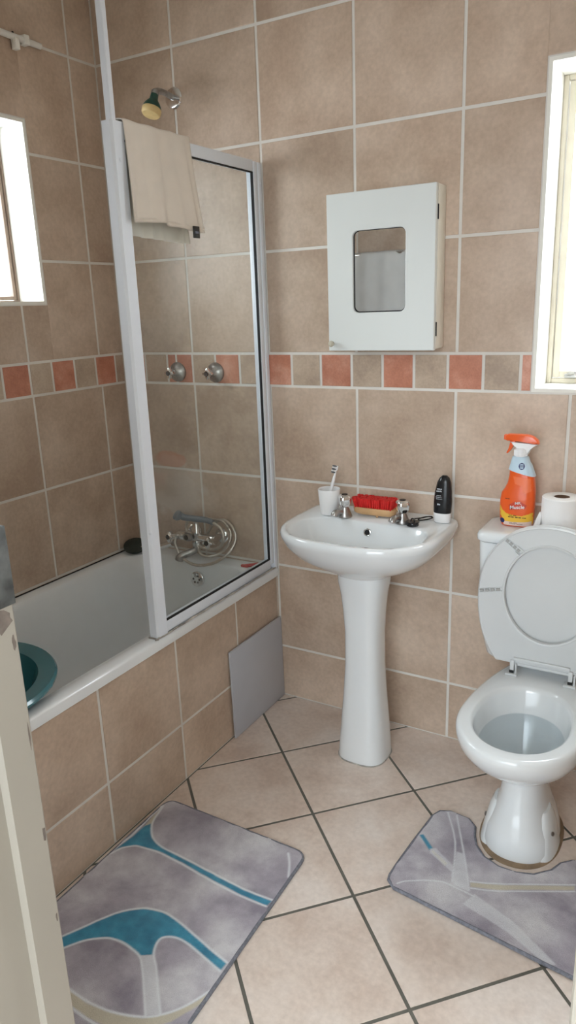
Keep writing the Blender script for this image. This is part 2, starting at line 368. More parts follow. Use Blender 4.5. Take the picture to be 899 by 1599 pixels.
# floor
bm = bmesh.new(); box(bm, -WT, 3.6, -4.2, WT, -.08, -.0018, mi=0)
a = math.radians(-43.42); U = Vector((math.cos(a), math.sin(a)))*.3315; V = Vector((-U.y, U.x)); O = Vector((.864, -.3373))
gf = .0085/2/.3315
for i in range(-14, 16):
    for j in range(-14, 16):
        P = [(O + U*(i+s) + V*(j+t)) for s, t in ((gf, gf), (1-gf, gf), (1-gf, 1-gf), (gf, 1-gf))]
        P = clip_poly([tuple(p) for p in P], (.665, X1, YF-.6, 0))
        tile_faces(bm, P, lambda u, v: Vector((u, v, -.0018)), (0, 0, 1), mi=1)
struct(obj('floor', bm, [m_grout_d, m_floor], smooth=False))
bm = bmesh.new(); box(bm, -WT, X1+WT, YF-.14, WT, HC, HC+.1)
struct(obj('ceiling', bm, m_ceiling, smooth=False))
# unseen hallway shell around the camera, added to block daylight; far end open
bm = bmesh.new(); box(bm, .75, .87, -4.2, YF-.14, 0, HC); struct(obj('wall_lightblock_left', bm, m_plaster, smooth=False))
bm = bmesh.new(); box(bm, 3.0, 3.12, -4.2, YF-.14, 0, HC); struct(obj('wall_lightblock_right', bm, m_plaster, smooth=False))
bm = bmesh.new(); box(bm, X1+WT, 3.12, YF-.14, YF-.02, 0, HC); struct(obj('wall_lightblock_end', bm, m_plaster, smooth=False))
bm = bmesh.new(); box(bm, .75, 3.12, -4.2, YF-.14, HC, HC+.1); struct(obj('ceiling_lightblock', bm, m_ceiling, smooth=False))

# windows: white plastered reveals, painted steel frame, glass
def window(name, axis, a0, a1, z0, z1, depth, f=.014, w=.02, wm=None):
    wm = wm or m_winframe
    root = sempty(name)
    def bxx(bm, u0, u1, d0, d1, c0, c1, **k):      # u along the wall, d outwards
        if axis == 'x': box(bm, u0, u1, d0, d1, c0, c1, **k)
        else: box(bm, -d1, -d0, u0, u1, c0, c1, **k)
    bm = bmesh.new(); t = .010
    bxx(bm, a0, a0+t, -.001, WT, z0, z1); bxx(bm, a1-t, a1, -.001, WT, z0, z1); bxx(bm, a0+t, a1-t, -.001, WT, z0, z0+t); bxx(bm, a0+t, a1-t, -.001, WT, z1-t, z1)
    obj('reveal', bm, m_plaster, root, smooth=False)
    bm = bmesh.new(); a0 += t; a1 -= t; z0 += t; z1 -= t
    for (u0, u1, c0, c1) in ((a0, a0+f, z0, z1), (a1-f, a1, z0, z1), (a0+f, a1-f, z0, z0+f), (a0+f, a1-f, z1-f, z1)): bxx(bm, u0, u1, depth, depth+.03, c0, c1, bev=.003)
    fr = obj('window_frame', bm, wm, root, smooth=False)
    bm = bmesh.new(); s = f+.002
    for (u0, u1, c0, c1) in ((a0+s, a0+s+w, z0+s, z1-s), (a1-s-w, a1-s, z0+s, z1-s), (a0+s+w, a1-s-w, z0+s, z0+s+w), (a0+s+w, a1-s-w, z1-s-w, z1-s)): bxx(bm, u0, u1, depth+.006, depth+.028, c0, c1, bev=.002)
    obj('sash', bm, wm, root, smooth=False)
    bm = bmesh.new(); bxx(bm, a0+s+w, a1-s-w, depth+.016, depth+.019, z0+s+w, z1-s-w); obj('pane', bm, m_wglass, root, smooth=False)
    return root
w1 = window('window_1', 'y', WL[0], WL[1], WL[2], WL[3], .115, .006, .012, m_winframe2)
w2 = window('window_2', 'x', WB[0], WB[1], WB[2], WB[3], .150)
bm = bmesh.new(); x, y, z = 1.645, .146, WB[2]+.032     # casement stay on the back window
box(bm, x-.03, x+.02, y-.006, y+.004, z-.006, z+.006, .002); tube(bm, [(x-.02, y-.004, z+.006), (x+.02, y-.02, z+.012), (x+.10, y-.03, z+.008)], .0045); box(bm, x+.0, x+.016, y-.03, y-.002, z+.004, z+.016, .002)
o = obj('window_stay', bm, m_chrome_d, w2); o['label'] = 'tarnished metal casement stay'

# door frame: left post with strike plate and worn paint, right post
fr = sempty('door_1')
bm = bmesh.new()
prof = [(DX0-.05, YF+.010), (DX0+.012, YF+.010), (DX0+.016, YF+.006), (DX0+.016, YF-.040), (DX0+.004, YF-.043), (DX0+.004, YF-.150), (DX0-.05, YF-.150)]
loft(bm, [[Vector((p[0], p[1], z)) for p in prof] for z in (0, DH+.03)])
jl = obj('door_post', bm, m_cream_shaded, fr, smooth=False); jl['label'] = 'cream door post with strike plate'
bm = bmesh.new(); prof = [(DX1-(p[0]-DX0), p[1]) for p in prof]
loft(bm, [[Vector((p[0], p[1], z)) for p in prof] for z in (0, DH+.03)])
obj('door_post', bm, m_cream_shaded, fr, smooth=False)
bm = bmesh.new(); box(bm, DX0-.05, DX1+.05, YF-.15, YF+.012, DH-.03, DH+.03, .003); obj('door_head', bm, m_cream_shaded, fr, smooth=False)

bm = bmesh.new(); zz = 1.112
box(bm, DX0+.012, DX0+.0185, YF-.034, YF+.0115, zz, zz+.104, .0012); box(bm, DX0-.012, DX0+.0175, YF+.009, YF+.0125, zz+.02, zz+.085, .001)
o = obj('strike_plate', bm, m_steel_old, jl); o['label'] = 'scuffed grey metal strike plate'
bm = bmesh.new()
def chip(cy, cz, ry, rz, n=11):
    vs = [bm.verts.new((DX0+.0164, cy+ry*math.cos(2*PI*i/n)*random.uniform(.6, 1.15), cz+rz*math.sin(2*PI*i/n)*random.uniform(.6, 1.15))) for i in range(n)]
    vs2 = [bm.verts.new(v.co + Vector((-.002, 0, 0))) for v in vs]
    bm.faces.new(vs); bm.faces.new(vs2)
    for i in range(n): bm.faces.new((vs[i], vs[(i+1) % n], vs2[(i+1) % n], vs2[i]))
for cy, cz, ry, rz in ((YF-.013, 1.096, .018, .017), (YF+.001, 1.06, .003, .012), (YF+.003, .765, .003, .014), (YF+.003, .92, .0015, .02), (YF+.003, .62, .0015, .008)): chip(cy, cz, ry, rz)
o = obj('paint_chip', bm, m_chip, jl, smooth=False); o['label'] = 'bare patches where the cream paint has chipped'

# ---------------------------------------------------------------- bathtub
tub = thing('bathtub', 'white built-in bathtub behind the tiled apron, along the left wall', 'bathtub', (.335, -.8, 0))
bm = bmesh.new(); XO, XI, YB, YA, ZR = .004, .673, -.003, YF+.006, .532
n = 8
def tr(x0, x1, y0, y1, r, z): return rrect(x0, x1, y0, y1, r, z, n)
rings = [tr(XO, XI, YA, YB, .004, .499), tr(XO, XI, YA, YB, .004, ZR-.008), tr(XO, XI-.003, YA, YB, .006, ZR-.002), tr(XO, XI-.010, YA, YB, .01, ZR),
         tr(.045, .622, YA+.06, -.062, .15, ZR-.001), tr(.049, .618, YA+.065, -.066, .148, ZR-.006), tr(.056, .612, YA+.075, -.072, .146, ZR-.025),
         tr(.072, .600, YA+.12, -.085, .14, .40), tr(.095, .580, YA+.17, -.105, .13, .27), tr(.13, .548, YA+.22, -.14, .12, .19), tr(.19, .50, YA+.3, -.2, .10, .168)]
loft(bm, rings, cap0=False, cap1=True)
obj('tub_shell', bm, m_enamel, tub, ang=50)
bm = bmesh.new(); oc = Vector((.357, -.086, .462)); ox = Vector((0.0, -1, .12)).normalized()
lathe(bm, [(0, .012), (.026, .012), (.030, .009), (.031, 0.0)], oc, ox, 26)
u_, v_ = frame_of(ox)
for k in range(6):
    a = k*PI/3; p = oc + (u_*math.cos(a)+v_*math.sin(a))*.014 + ox*.0115; lathe(bm, [(0.0042, 0), (.0042, .0012), (0, .0012)], p, ox, 10, mi=1)
tube(bm, [oc+ox*.012+Vector((0, 0, .012)), oc+ox*.022+Vector((.003, 0, .028))], .006, mi=0)
o = obj('overflow_cover', bm, [m_chrome, m_dark], tub); o['label'] = 'round chrome overflow cover with holes'
bm = bmesh.new(); tube(bm, [(.650, y, .4985 + .0012*math.sin(y*40)) for y in [YF+.03 - i*-.04 for i in range(40)]], .002, 6, 1); bmesh.ops.translate(bm, vec=(.018, 0, 0), verts=bm.verts)
obj('sealant', bm, m_silicone, tub)
# dark joint line along the wall behind the tub
bm = bmesh.new(); box(bm, .0025, .006, YF+.02, -.004, .5322, .5355); obj('wall_joint', bm, m_dark, tub, smooth=False)

# ---------------------------------------------------------------- shower screen
scr = thing('bath_screen', 'white framed glass bath screen standing on the tub rim', 'bath screen', (.654, -.35, .532))
SX0, SX1, SY0, ZT = .636, .672, -.690, 1.918
bm = bmesh.new(); prof = [(SX0, SY0+.006), (SX0+.005, SY0), (SX1-.006, SY0), (SX1, SY0+.006), (SX1, SY0+.043), (SX1-.004, SY0+.047), (SX0, SY0+.047)]
loft(bm, [[Vector((p[0], p[1], z)) for p in prof] for z in (.5325, ZT)])
for zz in (.86, 1.83): lathe(bm, [(.005, -.002), (.005, .001), (.003, .003), (0, .003)], (SX1, SY0+.022 if zz > 1 else SY0+.008, zz), (1, 0, 0), 12)
post = obj('screen_post', bm, m_pvc, scr, ang=20)
bm = bmesh.new()
box(bm, SX0, SX1, -.024, -.003, .5325, 1.911, .004); box(bm, SX0+.003, SX1-.003, -.047, -.024, .553, 1.911, .003)
lathe(bm, [(.004, -.001), (.004, .001), (0, .002)], (SX1, -.014, 1.85), (1, 0, 0), 10); lathe(bm, [(.004, -.001), (.004, .001), (0, .002)], (SX1, -.014, 1.1), (1, 0, 0), 10)
obj('wall_channel', bm, m_pvc, scr)
bm = bmesh.new(); box(bm, SX0+.004, SX1-.004, SY0+.047, -.047, 1.880, 1.914, .003); obj('top_rail', bm, m_pvc, scr)
bm = bmesh.new(); box(bm, SX0+.004, SX1-.004, SY0+.047, -.047, .538, .572, .003); obj('bottom_rail', bm, m_pvc, scr)
bm = bmesh.new(); box(bm, .652, .657, SY0+.045, -.045, .570, 1.882); obj('glass_panel', bm, m_glass, scr, smooth=False)
bm = bmesh.new()
for (a0, a1, c0, c1) in ((SY0+.047, SY0+.0485, .572, 1.88), (-.0495, -.047, .572, 1.88), (SY0+.048, -.048, .572, .575), (SY0+.048, -.048, 1.877, 1.88)): box(bm, .657, SX1-.006, a0, a1, c0, c1)
obj('rubber_seal', bm, m_dark, scr, smooth=False)
bm = bmesh.new(); tube(bm, [(SX1-.001, y, .5355+.001*math.sin(y*70)) for y in [SY0-.012+i*.02 for i in range(35)]], .0028, 6, 1)
tube(bm, [(x, SY0-.001, .5335) for x in (SX0, .65, .66, SX1)], .003, 6, 1)
o = obj('sealant', bm, m_silicone, scr); o['label'] = 'grubby sealant bead'
bm = bmesh.new(); prof = [(.650, -.683), (.666, -.683), (.668, -.681), (.668, -.668), (.650, -.668)]
loft(bm, [[Vector((p[0], p[1], z)) for p in prof] for z in (ZT, HC-.001)])
tag(obj('ceiling_pole', bm, m_pvc, None, ang=20), 'slim white upright running from the top of the screen post up to the ceiling', 'pole')

# ---------------------------------------------------------------- towel over the top rail
def towel(name, y0t, y1t, y0b, y1b, zt, zf, zb, xf, xb, xr, hem, label, mat):
    bm = bmesh.new(); nu, nf, nb = 60, 40, 42; rows = []
    for j in range(nf+nb+9):
        row = []
        for i in range(nu+1):
            s = i/nu
            if j < nf: t = 1-j/nf; side = 0          # front: from hem up
            elif j < nf+9: t = 0; side = 1
            else: t = (j-nf-9)/(nb-1); side = 2
            fold = .007*t**.7*(math.sin(s*17+.8+1.2*t)+.6*math.sin(s*29+2.2)) + .012*t*math.exp(-((s-.86-.02*t)/.05)**2) + .010*t*math.exp(-((s-.30-.05*t)/.05)**2)
            if side == 0:
                y = (y0t+(y0b-y0t)*t) + s*((y1t-y0t)+((y1b-y0b)-(y1t-y0t))*t); z = zt+(zf+.006*math.sin(s*5)-zt)*t; x = xf + .004 + fold + .006*t
            elif side == 1:
                a = PI*(j-nf)/8; r = (xf-xb)/2+.004; y = y0t+s*(y1t-y0t); x = (xf+xb)/2 + math.cos(a)*r; z = zt + math.sin(a)*.007 + .001*math.sin(s*20)
            else:
                y = (y0t+(y0b-.0-y0t)*t) + s*((y1t-y0t)+((y1b-.01-y0b)-(y1t-y0t))*t); z = zt+(zb+.004*math.sin(s*4+1)-zt)*t; x = xb - .004 - abs(fold)*.8
            row.append(bm.verts.new((x, y, z)))
        rows.append(row)
    for a, b in zip(rows, rows[1:]):
        for i in range(nu): bm.faces.new((a[i], a[i+1], b[i+1], b[i]))
    o = obj(name, bm, mat, None, ang=180)
    md = o.modifiers.new('thickness', 'SOLIDIFY'); md.thickness = .003; md.offset = 0
    return o
tw = towel('hand_towel', -.650, -.385, -.655, -.345, 1.921, 1.684, 1.655, SX1-.001, SX0+.001, 0, 0, '', m_towel)
tag(tw, 'cream towel hung over the top rail of the bath screen', 'towel')
bm = bmesh.new(); box(bm, SX1+.016, SX1+.020, -.412, -.384, 1.660, 1.692, .0012); box(bm, SX1+.0198, SX1+.0204, -.406, -.390, 1.672, 1.678, 0, mi=1)
t_ = obj('care_label', bm, [m_black, M('faded_print', S(110, 114, 130), .6)], tw); t_['label'] = 'small black label at the lower corner'
bm = bmesh.new(); tube(bm, [(SX1+.013, -.65+.30*i/20, 1.694+.006*math.sin(5*i/20)) for i in range(21)], .0018, 6, 1); obj('hem', bm, m_towel, tw)

# ---------------------------------------------------------------- overhead shower and wall taps
sh = thing('shower_head', 'old green shower head with yellowed face on the back wall above the tub', 'shower head', (.338, 0, 2.145))
bm = bmesh.new(); lathe(bm, [(.034, .0025), (.034, .004), (.030, .009), (.012, .013), (.011, .013)], (.338, 0, 2.148), (0, -1, 0), 32)
obj('wall_flange', bm, m_chrome, sh)
bm = bmesh.new(); tube(bm, [(.338, -.010, 2.149), (.342, -.055, 2.153), (.346, -.095, 2.150), (.347, -.113, 2.138)], .0095, 14); lathe(bm, [(.012, 0), (.013, .004), (.013, .012), (.011, .016)], (.347, -.106, 2.146), (0, -.6, -.8), 18)
obj('shower_arm', bm, m_chrome_d, sh)
bm = bmesh.new(); hb = Vector((.347, -.112, 2.138)); ha = Vector((-.05, -.35, -.93)).normalized()
lathe(bm, [(.012, 0), (.013, .012), (.014, .02), (.022, .030), (.029, .042), (.0305, .050)], hb, ha, 28); obj('shower_body', bm, m_green, sh)
bm = bmesh.new(); lathe(bm, [(.0300, .049), (.0315, .052), (.0310, .064), (.027, .070), (.0, .072)], hb, ha, 28); obj('spray_face', bm, m_oldcream, sh)

def cross_knob(bm, c, ax, r, L, mi=0, lobes=4):
    c = Vector(c); ax = Vector(ax).normalized(); u, v = frame_of(ax); rings = []; n = 40
    for h, s in ((0, .75), (L*.15, .95), (L*.5, 1), (L*.85, .95), (L, .7)):
        rings.append([c + ax*h + (u*math.cos(2*PI*i/n)+v*math.sin(2*PI*i/n))*r*s*(.78+.22*math.cos(lobes*2*PI*i/n)) for i in range(n)])
    loft(bm, rings, mi=mi)
    lathe(bm, [(r*.42, L-.001), (r*.42, L+.0015), (0, L+.002)], c, ax, 16, mi=mi+1)
def wall_tap(x, label):
    t = thing('wall_tap', label, 'tap', (x, 0, 1.243), 'chrome wall taps above the tub')
    bm = bmesh.new(); lathe(bm, [(.036, .0022), (.0365, .004), (.034, .010), (.022, .018), (.013, .024), (.011, .030)], (x, 0, 1.243), (0, -1, 0), 32); obj('wall_flange', bm, m_chrome_d, t)
    bm = bmesh.new(); lathe(bm, [(.009, .024), (.009, .044)], (x, 0, 1.243), (0, -1, 0), 16); cross_knob(bm, (x, -.040, 1.243), (0, -1, 0), .021, .022); obj('tap_handle', bm, [m_chrome, m_dark], t)
    return t
wall_tap(.268, 'chrome wall tap in the tiled border, the left of two above the tub')
wall_tap(.441, 'chrome wall tap in the tiled border, the right of two, nearer the screen channel')

# ---------------------------------------------------------------- bath mixer
mx_ = thing('bath_mixer', 'chrome bath mixer with two star handles on the back wall at tub level', 'mixer tap', (.345, 0, .60))
bm = bmesh.new(); yb = -.062; zb_ = .622
for x in (.272, .422):
    lathe(bm, [(.030, .0025), (.030, .006), (.020, .016), (.013, .018), (.013, .045)], (x, 0, zb_), (0, -1, 0), 24)
lathe(bm, [(.017, 0), (.019, .004), (.019, .05), (.016, .06), (.016, .12), (.019, .13), (.019, .176), (.017, .18)], (.257, yb, zb_), (1, 0, 0), 24)
lathe(bm, [(.017, 0), (.019, .01), (.019, .045), (.012, .06), (.012, .072)], (.347, yb, zb_-.01), (0, 0, 1), 20)
lathe(bm, [(.012, 0), (.018, .01), (.018, .03), (.014, .05)], (.345, yb, zb_-.05), (0, 0, 1), 18)
obj('mixer_body', bm, m_chrome, mx_)
for x in (.262, .432):
    bm = bmesh.new(); d = Vector((-.25 if x < .3 else .05, -1, .1)).normalized(); lathe(bm, [(.010, 0), (.010, .03)], (x, yb-.012, zb_), d, 14); cross_knob(bm, Vector((x, yb-.012, zb_))+d*.026, d, .023, .022); obj('tap_handle', bm, [m_chrome, m_dark], mx_)
bm = bmesh.new(); cross_knob(bm, (.325, yb-.02, zb_+.004), (-.2, -1, .1), .024, .016, lobes=2); obj('diverter_lever', bm, [m_chrome_d, m_dark], mx_)
bm = bmesh.new(); tube(bm, [(.345, yb, zb_-.045), (.338, yb-.015, zb_-.052), (.318, yb-.035, zb_-.060), (.300, yb-.050, zb_-.070), (.294, yb-.054, zb_-.084)], lambda t: .012+.004*t, 14); obj('spout', bm, m_chrome_d, mx_)
# the cradled handset and its coiled hose
hs_ = thing('hand_shower', 'old blue-grey hand shower cradled on top of the bath mixer with a coiled steel hose', 'hand shower', (.35, -.06, .69))
bm = bmesh.new(); tube(bm, [(.284, -.075, .706), (.300, -.072, .699), (.345, -.068, .698), (.395, -.066, .698), (.428, -.064, .692)], lambda t: .0135-.003*t, 14)
lathe(bm, [(.012, -.004), (.019, .004), (.021, .016), (.018, .020), (0, .020)], (.283, -.078, .700), (-.35, -.45, .5), 22)
obj('handset', bm, m_greyplastic, hs_)
bm = bmesh.new(); Q = [(.430, -.064, .691), (.462, -.063, .672), (.476, -.066, .640), (.462, -.07, .604), (.425, -.074, .588), (.38, -.078, .590), (.33, -.045, .600), (.278, -.035, .630), (.285, -.035, .672), (.33, -.034, .690), (.40, -.034, .694), (.455, -.036, .690), (.49, -.04, .655),
  (.488, -.05, .615), (.455, -.065, .575), (.41, -.09, .562), (.37, -.085, .575), (.36, -.04, .60), (.40, -.028, .67), (.455, -.03, .695), (.500, -.036, .67), (.515, -.045, .63), (.500, -.07, .585), (.455, -.095, .548), (.395, -.11, .530), (.34, -.112, .533), (.295, -.108, .556), (.268, -.10, .596), (.262, -.085, .615)]
tube(bm, Q, lambda t: .0058+.0006*math.sin(t*1500), 8, 12); o = obj('hose', bm, m_hose, hs_, ang=80)
lg = thing('hand_shower', 'dark round hand shower lying on the corner ledge of the tub', 'hand shower', (.10, -.08, .54))
bm = bmesh.new(); c0 = Vector((.058, -.098, .556)); tube(bm, [c0+Vector((.03, .004, -.004)), (.13, -.086, .553), (.18, -.084, .568), (.238, -.080, .590)], lambda t: .010+.003*t, 14); obj('handle', bm, m_chrome, lg)
bm = bmesh.new(); lathe(bm, [(.012, -.014), (.036, -.008), (.045, .0), (.045, .008), (.040, .011), (0, .012)], c0, (.25, -.35, 1), 32)
obj('spray_head', bm, M('dark_olive_rubber', S(54, 62, 56), .6, var=.3, scale=90, bump=.6, bscale=420), lg)
bm = bmesh.new()
tube(bm, [(.553, -.058, .536), (.575, -.044, .539), (.600, -.030, .541), (.622, -.022, .542)], .0045, 8, 3); tube(bm, [(.566, -.060, .5355), (.590, -.040, .5365), (.612, -.034, .537)], .004, 8, 3); box(bm, .545, .575, -.066, -.054, .5328, .541, .002)
tag(obj('razor', bm, m_redtag, None), 'small red plastic disposable razor lying on the tub rim behind the glass', 'razor')

# ---------------------------------------------------------------- plastic washbowl in the tub
wb = thing('washbowl', 'teal plastic washbowl resting on the tub rim by the doorway', 'washbowl', (.405, -1.172, .40))
bm = bmesh.new(); c_ = (.405, -1.172, .40); lathe(bm, [(0, 0), (.13, 0), (.145, .004), (.175, .06), (.196, .125), (.205, .150), (.238, .152), (.246, .158), (.248, .152), (.251, .150), (.252, .157), (.247, .164), (.238, .163), (.203, .158), (.192, .128), (.170, .06), (.14, .010), (0, .008)], c_, (0, 0, 1), 64)
bm.normal_update()
obj('bowl_body', bm, m_teal, wb)

# ---------------------------------------------------------------- loose square panel against the apron
bm = bmesh.new(); box(bm, .668, .675, -.345, -.004, .0005, .332, .0012)
bmesh.ops.rotate(bm, cent=(.668, 0, 0), matrix=Matrix.Rotation(math.radians(-.7), 3, 'Y'), verts=bm.verts); bmesh.ops.translate(bm, vec=(.004, 0, .001), verts=bm.verts)
tag(obj('loose_panel', bm, m_board, None), 'plain pale grey square panel leaning on the tub apron in the corner', 'panel')

# ---------------------------------------------------------------- rail on the left wall
rl = thing('towel_rail', 'thin pale rail with clips high on the left wall above the window', 'rail', (0, -.6, 2.30))
bm = bmesh.new(); tube(bm, [(.016, YF+.02, 2.296), (.016, -.9, 2.298), (.016, -.5, 2.299), (.014, -.26, 2.297)], .0095, 12, 4); obj('bar', bm, m_greyw if False else m_grout, rl)
for y in (-.325, -1.2):
    bm = bmesh.new(); box(bm, .0022, .029, y-.010, y+.010, 2.283, 2.312, .003); obj('bracket', bm, m_oldwhite if False else m_plaster, rl)
bm = bmesh.new(); box(bm, .006, .028, -.372, -.356, 2.262, 2.294, .002); lathe(bm, [(.003, 0), (.003, .006), (0, .006)], (.01, -.364, 2.308), (0, 0, 1), 8, mi=1); obj('clip', bm, [m_plaster, m_dark], rl)

# ---------------------------------------------------------------- mirrored wall cabinet
cb = thing('bathroom_cabinet', 'white wall cabinet with a small mirror set in its door', 'cabinet', (1.115, 0, 1.33))
CX0, CX1, CZ0, CZ1, CY = .946, 1.288, 1.328, 1.780, -.088
bm = bmesh.new(); prof = [(CX0+.004, -.0025), (CX1, -.0025), (CX1, CY+.019), (CX0+.004, CY+.019)]
box(bm, CX0+.004, CX1, CY+.019, -.0025, CZ0, CZ1, .004); obj('cabinet_body', bm, m_cabside, cb)
bm = bmesh.new(); MX0, MX1, MZ0, MZ1 = 1.031, 1.198, 1.438, 1.672
outer = rrect(CX0, CX1-.001, CZ0-.003, CZ1-.001, .0015, 0, 8); inner = rrect(MX0, MX1, MZ0, MZ1, .018, 0, 8)
def P3(R, y, d=0): return [Vector((p.x, y, p.y)) for p in R]
loft(bm, [P3(rrect(CX0, CX1-.001, CZ0-.003, CZ1-.001, .0015, 0), CY+.016), P3(outer, CY+.0015), P3(rrect(CX0+.0015, CX1-.0025, CZ0-.0015, CZ1-.0025, .0015, 0), CY), P3(rrect(MX0-.0015, MX1+.0015, MZ0-.0015, MZ1+.0015, .019, 0), CY), P3(inner, CY+.0015), P3(inner, CY+.010), P3(inner, CY+.016)], cap0=False, cap1=False)
loft(bm, [P3(rrect(CX0, CX1-.001, CZ0-.003, CZ1-.001, .0015, 0), CY+.016), P3(inner, CY+.016)], cap0=False, cap1=False)
dr = obj('cabinet_door', bm, m_bluewhite, cb, ang=30)
bm = bmesh.new(); loft(bm, [P3(rrect(MX0+.0005, MX1-.0005, MZ0+.0005, MZ1-.0005, .018, 0), CY+.0095), P3(rrect(MX0+.0005, MX1-.0005, MZ0+.0005, MZ1-.0005, .018, 0), CY+.0065)])
o = obj('mirror', bm, m_mirror, dr, smooth=False)
bm = bmesh.new(); ri = rrect(MX0+.0042, MX1-.0018, MZ0+.0035, MZ1-.002, .016, 0); ro = rrect(MX0+.0004, MX1-.0004, MZ0+.0004, MZ1-.0004, .018, 0)
loft(bm, [P3(ro, CY+.0062), P3(ri, CY+.0062)], cap0=False, cap1=False); obj('mirror_seal', bm, m_dark, dr, smooth=False)
bm = bmesh.new(); lathe(bm, [(.0035, 0), (.004, .004), (.0085, .008), (.0095, .014), (.006, .018), (0, .0185)], (CX0+.014, CY, CZ0+.019), (0, -1, 0), 22)
o = obj('knob', bm, M('yellowed_clear_plastic', S(226, 220, 200), .15, var=.05, trans=.3), dr)
for z in (1.385, 1.705):
    bm = bmesh.new(); box(bm, CX1-.004, CX1+.0012, CY+.0145, CY+.0205, z-.02, z+.02, .0005); obj('hinge', bm, m_dark, cb)
bm = bmesh.new(); tube(bm, [(1.19, -.003, 1.788), (1.195, -.03, 1.7835), (1.20, -.05, 1.7825)], .0025, 8); tube(bm, [(1.155, -.012, 1.784), (1.175, -.012, 1.786), (1.205, -.010, 1.790)], .002, 8); lathe(bm, [(.0035, 0), (.0035, .006), (0, .007)], (1.157, -.014, 1.780), (0, 0, 1), 10)
obj('hanging_hook', bm, m_chrome_d, cb)

# ---------------------------------------------------------------- pedestal basin
BX = 1.110
bs = thing('pedestal_basin', 'white ceramic washbasin on a waisted pedestal under the wall cabinet', 'washbasin', (BX, -.2, 0))
bm = bmesh.new(); n = 96
def bring(hx, yf, yb, z, e=2.6, eb=9, cy=-.19, cx=BX):
    return sup(cx, cy, hx, cy-yf, yb-cy, z, e, n, eb)
def bowl(hx, yf, yb, z, e=2.6, eb=3.0, cy=-.275): return sup(BX, cy, hx, cy-yf, yb-cy, z, e, n, eb)
rings = [bring(.080, -.270, -.06, .642, 2.6, 3), bring(.097, -.285, -.045, .656, 2.5, 4), bring(.165, -.338, -.020, .686, 2.4, 5), bring(.212, -.378, -.010, .714, 2.4, 7), bring(.240, -.402, -.005, .746, 2.5, 9), bring(.251, -.415, -.003, .774, 2.6, 10), bring(.2545, -.419, -.003, .786, 2.6, 10), bring(.252, -.417, -.004, .796, 2.6, 10), bring(.247, -.413, -.006, .8005, 2.6, 10), bring(.238, -.404, -.008, .8005, 2.6, 10),
  bowl(.218, -.386, -.148, .798, 3.0, 4.5), bowl(.212, -.381, -.152, .793, 3.0, 4.5), bowl(.204, -.372, -.158, .775, 3.0, 4.2), bowl(.185, -.350, -.170, .735, 2.7, 3.6), bowl(.15, -.325, -.19, .700, 2.4, 3), bowl(.09, -.30, -.225, .684, 2.1, 2.4), bowl(.022, -.283, -.262, .680, 2, 2)]
loft(bm, rings, cap0=False, cap1=True)
bas = obj('basin_bowl', bm, m_ceramic, bs, ang=60)
bm = bmesh.new()
prof = [(.0, .082, -.285, -.13), (.012, .083, -.286, -.13), (.05, .080, -.282, -.13), (.12, .075, -.275, -.132), (.22, .067, -.266, -.136), (.34, .060, -.258, -.140), (.45, .060, -.257, -.140), (.53, .065, -.262, -.138), (.585, .071, -.268, -.134), (.625, .078, -.275, -.128), (.67, .080, -.277, -.125)]
PX = 1.113; loft(bm, [sup(PX, -.20, hx, -.20-yf, yb+.20, z, 3.0, 56, 3) for z, hx, yf, yb in prof])
obj('pedestal', bm, m_ceramic, bs, ang=60)
bm = bmesh.new(); loft(bm, [sup(PX, -.20, .0845, .089, .072, 0.0004, 3.0, 56, 3), sup(PX, -.20, .0845, .089, .072, .003, 3.0, 56, 3)]); obj('sealant', bm, m_silicone, bs)
bm = bmesh.new(); oc = Vector((1.108, -.1655, .768)); ox = Vector((0, -1, .22)).normalized(); lathe(bm, [(.0125, -.004), (.0125, .0022), (.0105, .003), (.0088, .002), (.0088, -.006)], oc, ox, 24); lathe(bm, [(.0088, -.001), (0, .0)], oc, ox, 20, mi=1)
obj('overflow_ring', bm, [m_chrome, m_dark], bs)
bm = bmesh.new(); lathe(bm, [(.02, 0), (.02, .0025), (.015, .003), (.012, .001), (0, .001)], (BX, -.272, .681), (0, 0, 1), 24); obj('waste_outlet', bm, m_chrome_d, bs)
def basin_tap(x, y, red):
    t = bmesh.new(); z = .8005
    lathe(t, [(.023, 0), (.0235, .003), (.021, .010), (.0165, .022), (.013, .030), (.012, .034)], (x, y, z), (0, 0, 1), 28)
    tube(t, [(x-.004, y-.006, z+.014), (x-.010, y-.022, z+.020), (x-.016, y-.036, z+.019), (x-.018, y-.042, z+.010)], lambda s: .0115, 14)
    o = obj('basin_tap', t, m_chrome_d, bs); o['label'] = ('left' if x < BX else 'right')+'-hand chrome pillar tap'
    t = bmesh.new(); rings = []; nn = 48
    for h, r in ((.033, .012), (.037, .0165), (.046, .020), (.058, .0215), (.068, .0205), (.073, .016), (.0745, .012)):
        rings.append([Vector((x+math.cos(2*PI*i/nn)*r*(1+.07*math.cos(4*2*PI*i/nn)), y+math.sin(2*PI*i/nn)*r*(1+.07*math.cos(4*2*PI*i/nn)), z+h)) for i in range(nn)])
    loft(t, rings); lathe(t, [(.010, .074), (.010, .0762), (0, .0768)], (x, y, z), (0, 0, 1), 18, mi=1)
    obj('tap_handle', t, [m_chrome, m_black], o)
basin_tap(1.014, -.132, True); basin_tap(1.210, -.126, False)

